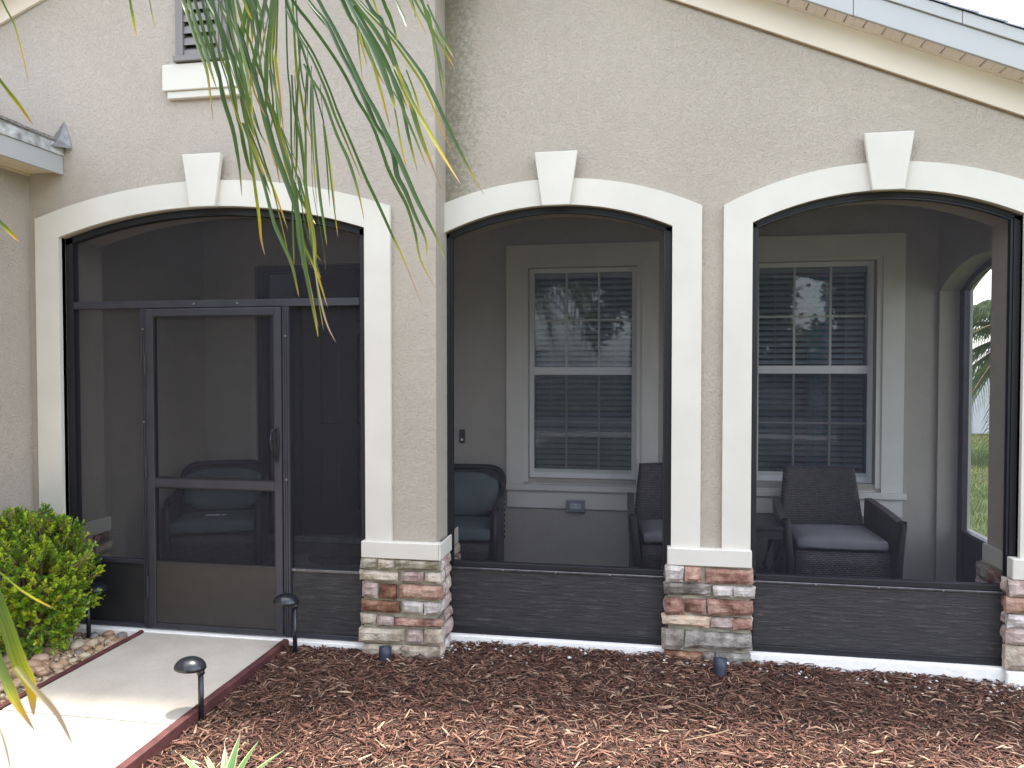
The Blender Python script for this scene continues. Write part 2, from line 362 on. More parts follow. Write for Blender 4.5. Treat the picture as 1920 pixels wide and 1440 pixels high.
def leaf_mat(name, ramp_stops, trans=.35, rough=.42):
    # colour along the leaf (uv.v): green blade, yellow then dry brown tip
    m, nt, b = mat(name); L = nt.links.new
    out = nt.nodes['Material Output']
    uv = nt.nodes.new('ShaderNodeUVMap'); sx = nd(nt, 'ShaderNodeSeparateXYZ'); L(uv.outputs[0], sx.inputs[0])
    oi = nd(nt, 'ShaderNodeObjectInfo')
    v = coords(nt, (1, 1, 1)); n = nd(nt, 'ShaderNodeTexNoise', i_Scale=14.0, i_Detail=3.0); L(v, n.inputs['Vector'])
    a1 = nd(nt, 'ShaderNodeMath', operation='MULTIPLY_ADD'); a1.inputs[1].default_value = .16; L(n.outputs['Fac'], a1.inputs[0]); L(sx.outputs['Y'], a1.inputs[2])
    a2 = nd(nt, 'ShaderNodeMath', operation='MULTIPLY_ADD'); a2.inputs[1].default_value = .16; L(oi.outputs['Random'], a2.inputs[0]); L(a1.outputs[0], a2.inputs[2])
    a3 = nd(nt, 'ShaderNodeMath', operation='SUBTRACT'); a3.inputs[1].default_value = .16; L(a2.outputs[0], a3.inputs[0])
    r = ramp(nt, ramp_stops); L(a3.outputs[0], r.inputs[0])
    # paler midrib / edge streaks across the blade
    st = nd(nt, 'ShaderNodeMath', operation='SINE'); mu = nd(nt, 'ShaderNodeMath', operation='MULTIPLY'); mu.inputs[1].default_value = 26.0
    L(sx.outputs['X'], mu.inputs[0]); L(mu.outputs[0], st.inputs[0])
    mr = nd(nt, 'ShaderNodeMapRange'); mr.inputs['From Min'].default_value = -1; mr.inputs['To Min'].default_value = .82; mr.inputs['To Max'].default_value = 1.2; L(st.outputs[0], mr.inputs['Value'])
    hs = nd(nt, 'ShaderNodeHueSaturation'); L(mr.outputs[0], hs.inputs['Value']); L(r.outputs[0], hs.inputs['Color'])
    L(hs.outputs[0], b.inputs['Base Color']); b.inputs['Roughness'].default_value = rough
    tl = nd(nt, 'ShaderNodeBsdfTranslucent'); L(hs.outputs[0], tl.inputs['Color'])
    ms = nd(nt, 'ShaderNodeMixShader'); ms.inputs[0].default_value = trans
    L(b.outputs[0], ms.inputs[1]); L(tl.outputs[0], ms.inputs[2]); L(ms.outputs[0], out.inputs['Surface'])
    return m
M['leaf_g'] = leaf_mat('palm_leaflet_green', [(0, (.060, .115, .030)), (.70, (.085, .145, .024)), (.88, (.20, .22, .018)), (.955, (.42, .28, .02)), (1, (.33, .22, .14))])
M['leaf_d'] = leaf_mat('palm_leaflet_dark', [(0, (.034, .078, .020)), (.60, (.050, .105, .022)), (.86, (.06, .11, .02)), (.96, (.38, .33, .02)), (1, (.35, .25, .15))], .25, .46)
M['leaf_y'] = leaf_mat('palm_leaflet_yellowing', [(0, (.055, .10, .018)), (.45, (.13, .18, .015)), (.72, (.36, .34, .02)), (.88, (.50, .30, .02)), (1, (.36, .24, .16))], .4)
M['leaf_b'] = leaf_mat('palm_leaflet_dry', [(0, (.20, .19, .05)), (.3, (.30, .25, .10)), (.6, (.34, .25, .16)), (1, (.36, .28, .22))], .3, .7)
M['agave'] = leaf_mat('agave_leaf', [(0, (.16, .27, .08)), (.5, (.14, .27, .10)), (.93, (.13, .25, .10)), (.97, (.2, .2, .1)), (1, (.10, .06, .04))], .25, .4)
M['agave_edge'] = leaf_mat('agave_margin', [(0, (.50, .52, .22)), (1, (.62, .60, .36))], .25, .45)

def attr_mat(name, rough=.85, trans=0, spec=.3):
    m, nt, b = mat(name); L = nt.links.new
    a = nd(nt, 'ShaderNodeAttribute', attribute_name='tint'); L(a.outputs['Color'], b.inputs['Base Color'])
    b.inputs['Roughness'].default_value = rough; b.inputs['Specular IOR Level'].default_value = spec
    if trans:
        out = nt.nodes['Material Output']; tl = nd(nt, 'ShaderNodeBsdfTranslucent'); L(a.outputs['Color'], tl.inputs['Color'])
        ms = nd(nt, 'ShaderNodeMixShader'); ms.inputs[0].default_value = trans; L(b.outputs[0], ms.inputs[1]); L(tl.outputs[0], ms.inputs[2]); L(ms.outputs[0], out.inputs['Surface'])
    return m
M['chips'] = attr_mat('wood_chips', .85)
M['foliage'] = attr_mat('small_leaves', .38, .28, .5)
M['gravel'] = attr_mat('small_gravel', .8)
def rock_mat():
    m, nt, b = mat('river_rock'); L = nt.links.new
    oi = nd(nt, 'ShaderNodeObjectInfo')
    r = ramp(nt, [(0, (.46, .31, .19)), (.18, (.30, .175, .11)), (.36, (.54, .39, .25)), (.46, (.20, .18, .17)), (.56, (.55, .47, .34)), (.76, (.38, .23, .14)), (1, (.60, .48, .35))]); r.color_ramp.interpolation = 'LINEAR'
    L(oi.outputs['Random'], r.inputs[0])
    v = coords(nt); n = nd(nt, 'ShaderNodeTexNoise', i_Scale=2.4, i_Detail=6.0); L(v, n.inputs['Vector'])
    mr = nd(nt, 'ShaderNodeMapRange'); mr.inputs['To Min'].default_value = .6; mr.inputs['To Max'].default_value = 1.35; L(n.outputs['Fac'], mr.inputs['Value'])
    hs = nd(nt, 'ShaderNodeHueSaturation'); L(mr.outputs[0], hs.inputs['Value']); L(r.outputs[0], hs.inputs['Color']); L(hs.outputs[0], b.inputs['Base Color'])
    b.inputs['Roughness'].default_value = .6
    return m
M['rock'] = rock_mat()

LEAFLETS = [
('A',133,'g',[-458,-1899,3201,-396,-1905,3007,-374,-1913,2960,-336,-1921,2865,-305,-1929,2791,-280,-1937,2722,-255,-1948,2564]),
('A',155,'g',[-459,-1843,3232,-407,-1849,3034,-386,-1857,2977,-355,-1864,2896,-326,-1870,2829,-308,-1878,2774,-277,-1885,2692]),
('A',185,'d',[-333,-1937,3169,-296,-1937,2983,-272,-1937,2890,-254,-1938,2797,-233,-1938,2718,-219,-1940,2642,-186,-1939,2536,-170,-1940,2456,-160,-1942,2393,-151,-1945,2299]),
('A',165,'g',[-548,-1677,3330,-500,-1665,3129,-481,-1655,3054,-463,-1645,2981,-443,-1635,2918,-420,-1625,2832,-400,-1614,2762]),
('A',182,'g',[-480,-1718,3301,-407,-1716,3097,-360,-1715,2994,-327,-1717,2906,-300,-1719,2839,-262,-1719,2737,-223,-1721,2612,-177,-1721,2468,-151,-1723,2389,-114,-1726,2243,-90,-1729,2143]),
('A',216,'d',[-452,-1793,3258,-368,-1789,3059,-332,-1790,2992,-298,-1792,2897,-265,-1794,2823,-245,-1798,2757,-221,-1801,2690,-181,-1802,2582]),
('A',169,'g',[-310,-1896,3189,-255,-1901,2997,-229,-1908,2931,-205,-1915,2880,-183,-1922,2811,-163,-1931,2717,-127,-1936,2638,-98,-1944,2530]),
('A',227,'d',[-258,-1872,3197,-232,-1867,3011,-221,-1861,2944,-192,-1852,2865,-176,-1846,2797,-150,-1838,2721,-124,-1830,2614,-98,-1823,2507,-57,-1813,2391,-17,-1804,2264,0,-1799,2120,17,-1793,2021,44,-1786,1874,51,-1781,1820]),
('A',204,'g',[-263,-1659,3314,-285,-1659,3114,-296,-1653,3067,-310,-1649,2999,-318,-1643,2921,-323,-1637,2862,-312,-1629,2741]),
('A',183,'g',[-175,-1654,3308,-201,-1674,3100,-215,-1690,2994,-225,-1705,2889,-233,-1719,2811,-238,-1732,2717]),
('A',191,'g',[-78,-1808,3216,-98,-1812,3026,-118,-1815,2869,-125,-1814,2775,-127,-1813,2681,-132,-1811,2617]),
('A',181,'g',[-146,-1673,3295,-156,-1672,3098,-167,-1670,2933,-175,-1665,2902,-168,-1659,2803,-156,-1654,2623,-150,-1647,2554,-139,-1639,2470,-121,-1631,2387]),
('A',164,'d',[-143,-1621,3323,-133,-1636,3113,-120,-1652,2853,-102,-1664,2731,-94,-1679,2558,-84,-1693,2428,-83,-1706,2365]),
('A',99,'g',[-42,-1708,2915,-50,-1705,2812,-61,-1702,2682,-65,-1701,2484,-76,-1697,2402]),
('A',118,'y',[-3,-1738,2816,-7,-1751,2662,-2,-1761,2529,4,-1772,2366,29,-1779,2228,42,-1787,2150,49,-1796,2071,72,-1801,2030]),
('A',98,'g',[19,-1747,2759,28,-1762,2657,46,-1778,2474,66,-1792,2326,87,-1805,2222,103,-1819,2147]),
('A',82,'g',[-3,-1595,2649,8,-1576,2515,21,-1557,2347,28,-1538,2219]),
('A',158,'g',[-245,-1770,2611,-213,-1771,2527,-178,-1772,2431,-156,-1774,2366,-119,-1776,2234,-84,-1776,2159,-50,-1776,2080,-35,-1779,2021,-21,-1783,1964]),
('A',144,'y',[-320,-1655,2794,-284,-1651,2600,-274,-1650,2508,-260,-1648,2389,-247,-1647,2286,-241,-1646,2204,-228,-1643,2142]),
('A',164,'g',[-366,-1670,2873,-337,-1657,2703,-323,-1644,2630,-316,-1633,2566,-302,-1621,2486,-287,-1607,2443]),
('A',118,'g',[-57,-1757,2391,-49,-1767,2233,-42,-1777,2086]),
('A',119,'y',[-62,-1727,2395,-32,-1730,2190,5,-1729,2101,30,-1729,2041,66,-1729,1928]),
('A',56,'b',[75,-1861,2100,83,-1870,2037,107,-1877,1930,133,-1883,1851,164,-1887,1795]),
('A',122,'g',[-81,-1656,2437,-14,-1676,2223,9,-1701,2110,38,-1724,2040]),
('A',129,'g',[-218,-1924,3166,-180,-1915,2984,-171,-1907,2941,-167,-1900,2898]),
('A',95,'y',[-262,-1850,3210,-197,-1841,3021,-168,-1835,2952]),
('A',176,'d',[-214,-1775,3246,-197,-1782,3049,-186,-1787,2965,-174,-1791,2899,-156,-1794,2816,-140,-1799,2717,-132,-1803,2667]),
('A',145,'g',[-316,-1610,3345,-261,-1623,3129,-238,-1638,3070,-209,-1654,2943]),
('A',136,'g',[-121,-1791,2790,-81,-1813,2661,-60,-1837,2561]),
('A',139,'g',[-78,-1708,2799,-67,-1716,2678,-42,-1721,2561,-21,-1727,2426,-16,-1734,2376,20,-1738,2197,27,-1745,2137]),
('A',154,'g',[-126,-1815,2667,-101,-1805,2592,-65,-1795,2459,-30,-1786,2325,-23,-1781,2191,-2,-1773,2075,26,-1764,1959]),
('A',134,'y',[-211,-1841,2682,-193,-1838,2587,-179,-1834,2530,-151,-1829,2454,-133,-1825,2397]),
('A',144,'g',[-177,-1636,2629,-132,-1648,2522,-103,-1663,2416,-41,-1672,2301,0,-1684,2247]),
('A',167,'g',[-243,-1923,3168,-211,-1930,2980,-187,-1936,2866,-157,-1942,2770,-131,-1947,2676,-112,-1954,2573,-89,-1961,2479]),
('A',121,'y',[-245,-1689,2877,-232,-1685,2778,-218,-1681,2698,-189,-1675,2578,-167,-1669,2498,-152,-1665,2407]),
('B',172,'d',[-33,-2074,3101,97,-2059,2894,154,-2053,2820,222,-2046,2725,270,-2042,2647,309,-2039,2569,355,-2035,2493,392,-2033,2397,410,-2034,2345,444,-2031,2276,471,-2030,2223,497,-2030,2137,515,-2031,2048,566,-2027,1954]),
('B',205,'d',[18,-2084,3091,151,-2067,2885,210,-2059,2812,261,-2054,2706,312,-2048,2612,364,-2043,2489,398,-2039,2441,425,-2036,2389,437,-2036,2321,463,-2034,2273,492,-2031,2201,528,-2027,2119,532,-2029,2065]),
('B',202,'d',[112,-2111,3067,201,-2098,2867,248,-2090,2780,294,-2082,2686,340,-2074,2585,379,-2066,2514,417,-2059,2430,447,-2053,2372,476,-2047,2305,504,-2041,2241,534,-2035,2182,562,-2029,2127,588,-2024,2059]),
('B',149,'d',[-15,-1868,2975,19,-1858,2899,76,-1844,2803,126,-1832,2685,152,-1823,2610,198,-1812,2499,245,-1800,2382,280,-1790,2304,308,-1780,2238,335,-1771,2173,371,-1760,2092,434,-1747,1926]),
('B',110,'g',[63,-1911,2750,88,-1898,2698,122,-1883,2640,162,-1869,2519,199,-1855,2431,221,-1843,2354,233,-1832,2296,244,-1821,2227]),
('B',218,'d',[210,-2102,3063,294,-2098,2859,333,-2099,2785,385,-2098,2693,416,-2099,2627,443,-2102,2551,456,-2107,2506]),
('B',226,'g',[60,-1827,3230,198,-1805,3006,267,-1790,2916,322,-1778,2827,354,-1770,2757,389,-1761,2678,412,-1755,2590,439,-1747,2506,459,-1740,2456,505,-1731,2340]),
('B',176,'d',[272,-1973,2903,292,-1953,2863,339,-1930,2770,393,-1906,2660,426,-1885,2583]),
('B',163,'d',[88,-1932,3169,258,-1903,2955,313,-1890,2899,366,-1878,2843,422,-1865,2771,471,-1853,2702,508,-1844,2630,541,-1835,2557,580,-1826,2476,628,-1815,2382,673,-1804,2304]),
('B',173,'d',[226,-2012,3111,329,-2008,2899,361,-2011,2847,381,-2017,2826,411,-2022,2741,439,-2027,2660,474,-2031,2566]),
('B',88,'y',[269,-1957,3138,342,-1978,2912,376,-2003,2833]),
('B',158,'d',[300,-1971,3127,360,-1942,2928,375,-1916,2882,393,-1891,2812]),
('B',87,'d',[335,-1981,3118,421,-1998,2897,455,-2019,2830,471,-2043,2788]),
('B',101,'g',[405,-2060,3067,507,-2061,2860,560,-2067,2772,601,-2074,2699,640,-2082,2629]),
('B',111,'g',[398,-1827,3198,461,-1829,2973,494,-1833,2878,511,-1841,2751]),
('B',87,'g',[520,-1968,2889,569,-1994,2785,621,-2019,2688]),
('B',75,'g',[471,-1760,2931,499,-1764,2806,527,-1768,2687]),
('B',137,'y',[423,-2016,2676,449,-2026,2628,492,-2035,2543,537,-2043,2466,596,-2049,2366,652,-2056,2279]),
('B',67,'y',[313,-2079,2825,334,-2102,2773,372,-2125,2645]),
('B',91,'y',[246,-1894,2906,272,-1902,2843,303,-1910,2761,334,-1918,2663,361,-1926,2575,380,-1936,2507]),
('B',67,'g',[415,-2071,2598,452,-2067,2551,499,-2062,2445,541,-2058,2340]),
('B',69,'y',[456,-1997,2671,474,-1957,2603,486,-1918,2537]),
('B',68,'y',[429,-2045,2555,440,-2043,2500,453,-2041,2420,470,-2039,2339]),
('B',147,'g',[85,-1884,3196,185,-1875,2974,237,-1871,2881,278,-1869,2797,307,-1869,2732,339,-1868,2676]),
('B',94,'g',[341,-1772,3234,437,-1763,3007,467,-1760,2950,479,-1761,2893]),
('C',143,'y',[-727,-2391,2959,-662,-2387,2799,-628,-2385,2735,-610,-2386,2682,-592,-2387,2611,-578,-2389,2550]),
('C',93,'y',[-643,-2446,2572,-622,-2446,2539,-562,-2442,2466,-521,-2440,2409]),
('C',79,'y',[-315,-2319,2960,-306,-2302,2811,-308,-2285,2763,-311,-2268,2720]),
('C',68,'y',[-370,-2159,3052,-342,-2158,2882,-332,-2158,2831,-323,-2157,2792]),
('C',93,'y',[-645,-2458,2155,-612,-2465,2129,-576,-2471,2100,-537,-2477,2067]),
('D',53,'y',[496,-3644,1502,517,-3644,1490,540,-3645,1475,563,-3645,1463,583,-3646,1455]),
('D',152,'y',[500,-3644,1490,511,-3640,1453,519,-3635,1420,527,-3631,1386,536,-3626,1359,536,-3623,1323]),
('D',93,'y',[511,-3654,1424,528,-3658,1397,544,-3662,1372,557,-3665,1356,579,-3668,1331]),
('E',34,'b',[774,-3897,1504,787,-3895,1489,802,-3892,1471,813,-3890,1447]),
('E',38,'b',[757,-3897,1472,761,-3898,1463,767,-3898,1447,771,-3899,1429]),
]

# ------------------------------------------------------------------ dimensions (metres; porch slab = 0)
RY = 0.233                      # right wall is set back behind the left one
TH = 0.37                       # wall / pier thickness
BK = 2.0                        # back wall of the porch
XL, XR = -2.76, 3.72
A0, A1, ASP, AAP = -2.524, -0.439, 2.548, 2.712
B0, B1, BSP, BAP = -0.004, 1.392, 2.542, 2.692
C0, C1, CSP, CAP = 1.850, 3.292, 2.548, 2.708
SLOPE = 0.4166
def arc_fn(x0, x1, zs, za):
    h = (x1-x0)/2; s = za-zs; r = (h*h+s*s)/(2*s); cx = (x0+x1)/2; cz = za-r
    return lambda x: cz+math.sqrt(max(0, r*r-(x-cx)**2))
fA, fB, fC = arc_fn(A0, A1, ASP, AAP), arc_fn(B0, B1, BSP, BAP), arc_fn(C0, C1, CSP, CAP)
def lin(a, b, n): return [a+(b-a)*i/n for i in range(n+1)]
def ground_z(x, y):
    return -.026-.018*max(0, x-1.4)+.022*min(0, y-.2)

def rebase(t, loc):
    loc = Vector(loc); t.location = loc
    for c in t.children: c.location = c.location-loc

# ------------------------------------------------------------------ house
house = thing('house', 'beige stucco house with cream arched openings on stone piers', 'house')
top_left = lambda x: min(3.965+SLOPE*(x+2.961), 4.69-SLOPE*(x+1.22))+.10
top_right = lambda x: 3.848-SLOPE*(x-1.443)+.10

def wall_with_arches(name, x0, x1, y0, y1, top, arches, parent, m, zb=-.12):
    mb = MB()
    xs = set([x0, x1])
    for a0, a1, f in arches: xs.update(lin(a0, a1, 24))
    xs.update(lin(x0, x1, 10)); xs = sorted(xs)
    xs = [x for i, x in enumerate(xs) if i == 0 or x-xs[i-1] > 1e-4]
    for a, b in zip(xs[:-1], xs[1:]):
        mid = (a+b)/2; f = None
        for a0, a1, ff in arches:
            if a0 < mid < a1: f = ff
        za, zb_ = (f(a), f(b)) if f else (zb, zb)
        ta, tb = top(a), top(b)
        mb.add([(a, y0, za), (b, y0, zb_), (b, y0, tb), (a, y0, ta), (a, y1, za), (b, y1, zb_), (b, y1, tb), (a, y1, ta)],
               [(0, 1, 2, 3), (5, 4, 7, 6), (3, 2, 6, 7), (1, 0, 4, 5)])
    for a0, a1, f in arches:
        for x in (a0, a1):
            mb.add([(x, y0, zb), (x, y1, zb), (x, y1, f(x)), (x, y0, f(x))], [(0, 1, 2, 3)])
    for x in (x0, x1):
        mb.add([(x, y0, zb), (x, y1, zb), (x, y1, top(x)), (x, y0, top(x))], [(0, 1, 2, 3)])
    return mb.build(name, m, parent)

front = wall_with_arches('front_wall', XL, 0.0, 0.0, TH, top_left, [(A0, A1, fA)], house, M['stucco'])
gable = wall_with_arches('gable_wall', -0.020, XR, RY, RY+.205, top_right, [(B0, B1, fB), (C0, C1, fC)], house, M['stucco_gable'])
fB2 = lambda x: fB(max(B0, x))
wall_with_arches('gable_wall', -0.30, XR, RY+.206, RY+TH, top_right, [(-.14, B1, fB2), (C0, C1, fC)], house, M['stucco'])
# garage wall on the left, running towards the viewer
box('garage_wall', M['stucco'], house, XL-.3, XL, -6.0, BK+.3, -.14, 3.0)
box('garage_wall', M['stucco'], house, XL-.3, XL, TH, BK+.3, 3.001, 3.7)  # unseen upper piece, added to stop light leaking in above the porch ceiling
MB().prism([(-4.2, 2.9), (XL+.0, 2.9), (XL+.0, top_left(XL)), (-4.2, top_left(-4.2))], .0005, TH).build('front_wall', M['stucco'], house)

# arch surrounds (proud of the wall) with keystones
def surround(x0, x1, f, zo_s, zo_a, xo0, xo1, y, clipL=None, legs=(1, 1), zl=.6, name='arch_surround'):
    d = .028; mb = MB()
    g = arc_fn(xo0, xo1, zo_s, zo_a)
    n = 40
    a = max(xo0, clipL) if clipL is not None else xo0
    xs = lin(a, xo1, n)
    xs = sorted(set([round(v, 5) for v in xs+[x0, x1]]))
    def low(x):
        return f(min(max(x, x0), x1))
    out = [(x, g(x)) for x in xs]
    if legs[1]: inn = [(x1, zl), (xo1, zl)]
    poly_top = out
    # build as quads, front + back + rims
    for u, v in zip(xs[:-1], xs[1:]):
        m_ = (u+v)/2
        if m_ < x0: lu = lv = zl if legs[0] else f(x0)
        elif m_ > x1: lu = lv = zl if legs[1] else f(x1)
        else: lu, lv = f(u), f(v)
        V = [(u, y-d, lu), (v, y-d, lv), (v, y-d, g(v)), (u, y-d, g(u)), (u, y, lu), (v, y, lv), (v, y, g(v)), (u, y, g(u))]
        mb.add(V, [(0, 1, 2, 3), (3, 2, 6, 7), (1, 0, 4, 5)])
    for x, lo in ((xs[0], zl if legs[0] else f(x0)), (xs[-1], zl)):
        mb.add([(x, y-d, lo), (x, y-d, g(x)), (x, y, g(x)), (x, y, lo)], [(0, 1, 2, 3)])
    for x, on in ((x0, legs[0]), (x1, legs[1])):
        if on: mb.add([(x, y-d, zl), (x, y-d, f(x)), (x, y+.03, f(x)), (x, y+.03, zl)], [(0, 1, 2, 3)])
    return mb.build(name, M['trim'], house, fix=False)
sA = surround(A0, A1, fA, 2.672, 2.872, -2.698, -.277, 0.0, zl=.56)
sB = surround(B0, B1, fB, 2.656, 2.850, -.166, 1.562, RY, clipL=.006, legs=(0, 1), zl=.54)
sC = surround(C0, C1, fC, 2.654, 2.866, 1.687, 3.458, RY, zl=.54)
def keystone(par, xc, z0, z1, wb, wt, y):
    MB().prism([(xc-wb/2, z0), (xc+wb/2, z0), (xc+wt/2, z1), (xc-wt/2, z1)], y-.062, y-.0285).build('keystone', M['trim'], par, bevel=.004)
keystone(sA, -1.484, 2.703, 3.031, .172, .263, 0.0)
keystone(sB, .700, 2.682, 3.004, .168, .262, RY)
keystone(sC, 2.577, 2.700, 3.022, .170, .266, RY)

# foundation strips under the screens, porch slab
box('foundation', M['found'], house, XL, -.45, -.012, TH, -.30, -.004, bevel=.004)
box('foundation', M['found'], house, .02, C1+.45, RY-.014, RY+TH, -.30, .010, bevel=.006)
slab = box('porch_floor', M['floor'], None, XL, XR, .34, BK+.2, -.25, 0.0); slab['kind'] = 'structure'
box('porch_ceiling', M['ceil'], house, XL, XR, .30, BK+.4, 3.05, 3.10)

# piers: mortar core, cap, single stones
rng = random.Random(7)
def stone(par, u0, u1, z0, z1, kind, to_w, proud=.035, thick=.05, jag=1.0):
    # a rough-faced stone; to_w maps (u, z, outward depth) to the world
    nu = max(3, min(7, int((u1-u0)/.035)+2)); nz = 4
    sd = rng.random()*100
    V = []; F = []
    cu, cz = (u0+u1)/2, (z0+z1)/2
    tilt = rng.uniform(-.012, .012)*jag; tz = rng.uniform(-.10, .10)*jag
    k1, k2, k3, k4 = [rng.uniform(-.007, .007)*jag for _ in range(4)]
    for j in range(nz+1):
        for i in range(nu+1):
            a = i/nu; c = j/nz
            u = u0+(u1-u0)*a + (k1*(1-c)+k2*c)*(1-2*a)*(1 if i in (0, nu) else .5); z = z0+(z1-z0)*c + (k3*(1-a)+k4*a)*(1-2*c)*.7
            e = min(min(a, 1-a)*(u1-u0), min(c, 1-c)*(z1-z0))
            d = proud*(1.0 if e > .004 else .50)
            q = Vector((u*14+sd, z*20, sd)); nn = mnoise.noise(q)*.010+mnoise.noise(q*2.3)*.006
            d += nn*jag*(1 if e > .004 else .6) + tilt*(a-.5)*2 + tz*(z-cz)
            if e <= .004:
                u += (cu-u)*.0+mnoise.noise(q*1.7)*.004; z += mnoise.noise(q*1.9+Vector((5, 5, 5)))*.004
            V.append(to_w(u, z, d))
    w = nu+1
    for j in range(nz):
        for i in range(nu): F.append((j*w+i, j*w+i+1, (j+1)*w+i+1, (j+1)*w+i))
    ring = [i for i in range(w)]+[j*w+nu for j in range(1, nz+1)]+[nz*w+i for i in range(nu-1, -1, -1)]+[j*w for j in range(nz-1, 0, -1)]
    n0 = len(V)
    for r_ in ring:
        j, i = divmod(r_, w)
        V.append(to_w(u0+(u1-u0)*i/nu, z0+(z1-z0)*j/nz, proud-thick))
    m = len(ring)
    for k in range(m): F.append((ring[k], n0+k, n0+(k+1) % m, ring[(k+1) % m]))
    o = mesh_obj('stone', V, F, ST[kind], par)
    return recalc(o)

def pier(x0, x1, y0, y1, z1, capz0, capz1, capx0, capx1):
    p = box('pier_base', M['mortar'], house, x0, x1, y0, y1, -.25, z1)
    box('pier_cap', M['trim'], p, capx0, capx1, y0-.022, y0+.05, capz0, capz1, bevel=.004)
    return p
front_map = lambda y: (lambda u, z, d: (u, y-d, z))
right_map = lambda x: (lambda u, z, d: (x+d, u, z))
left_map = lambda x: (lambda u, z, d: (x-d, u, z))
# pier between left and middle openings
p1 = pier(-.452, .012, -.024, .445, .55, .548, .648, -.462, .022)
box('pier_cap', M['trim'], p1, .0235, .0240+.012, -.046, RY-.002, .5475, .6475, bevel=.003)
kinds1 = ['olive', 'pale', 'olive', 'pale', 'mauve', 'pale', 'mauve', 'rust', 'pink', 'rust', 'white', 'white', 'pale', 'mauve', 'brick', 'pale', 'mauve', 'pale', 'pale', 'pale']
rects1 = [(-0.461, -0.361, 0.481, 0.541), (-0.344, -0.259, 0.483, 0.541), (-0.248, 0.035, 0.485, 0.542), (-0.472, -0.232, 0.410, 0.468), (-0.211, -0.070, 0.412, 0.470), (-0.062, 0.035, 0.414, 0.472), (-0.459, -0.359, 0.305, 0.399), (-0.353, -0.241, 0.303, 0.390), (-0.230, 0.045, 0.310, 0.395), (-0.470, -0.217, 0.219, 0.288), (-0.209, -0.068, 0.221, 0.292), (-0.060, 0.032, 0.223, 0.292), (-0.465, -0.373, 0.140, 0.206), (-0.367, -0.257, 0.132, 0.198), (-0.247, 0.045, 0.145, 0.191), (-0.476, -0.194, 0.028, 0.121), (-0.180, -0.074, 0.035, 0.126), (-0.066, 0.045, 0.038, 0.130), (-0.447, -0.210, -0.06, 0.016), (-0.204, 0.023, -0.07, 0.026)]
for r_, k in zip(rects1, kinds1): stone(p1, *r_, k, front_map(-.024))
rows = [(.482, .542), (.412, .470), (.308, .396), (.221, .290), (.140, .202), (.032, .125), (-.06, .02)]
side_k = ['white', 'mauve', 'white', 'mauve', 'white', 'pale', 'white', 'mauve', 'grey', 'mauve', 'white', 'mauve', 'pale', 'white']
for i, (a, b) in enumerate(rows):
    cut = .055+.05*((i*37) % 5)/5
    stone(p1, -.022, cut, a, b, side_k[2*i], right_map(.012), proud=.03)
    stone(p1, cut+.012, RY-.004, a, b, side_k[2*i+1], right_map(.012), proud=.03)
for i, (a, b) in enumerate(rows): stone(p1, .33, .44+.03*(i % 2), a, b, ['pale', 'mauve', 'tan', 'white', 'pale', 'mauve', 'pale'][i], right_map(.012), proud=.03)
box('pier_cap', M['trim'], p1, .0125, .022, .33, .46, .5475, .6475, bevel=.002)
# pier between middle and right openings
p2 = pier(1.378, 1.846, RY-.030, RY+TH, .53, .525, .627, 1.370, 1.856)
kinds2 = ['white', 'pink', 'brick', 'smoke', 'white', 'white', 'brick', 'brick', 'brick', 'tan', 'mauve', 'brick', 'grey', 'smoke', 'rust', 'grey', 'smoke']
rects2 = [(1.361, 1.465, 0.425, 0.520), (1.469, 1.571, 0.430, 0.520), (1.587, 1.869, 0.426, 0.514), (1.351, 1.623, 0.348, 0.418), (1.638, 1.752, 0.347, 0.412), (1.757, 1.873, 0.344, 0.415), (1.363, 1.466, 0.233, 0.324), (1.476, 1.591, 0.240, 0.326), (1.604, 1.863, 0.241, 0.330), (1.341, 1.619, 0.162, 0.226), (1.626, 1.751, 0.160, 0.223), (1.756, 1.858, 0.158, 0.225), (1.342, 1.462, 0.022, 0.136), (1.474, 1.862, 0.036, 0.133), (1.356, 1.577, -0.075, 0.010), (1.585, 1.646, -0.075, 0.012), (1.657, 1.849, -0.075, 0.015)]
for r_, k in zip(rects2, kinds2): stone(p2, *r_, k, front_map(RY-.030))
rows2 = [(.427, .517), (.347, .416), (.236, .326), (.161, .224), (.032, .134)]
for i, (a, b) in enumerate(rows2):
    for fm in (left_map(1.378), right_map(1.846)):
        stone(p2, RY-.028, RY+.045, a, b, rng.choice(['white', 'mauve', 'grey', 'pink']), fm, proud=.022)
        stone(p2, RY+.10, RY+TH, a, b, rng.choice(['white', 'mauve', 'grey', 'pink']), fm, proud=.022)
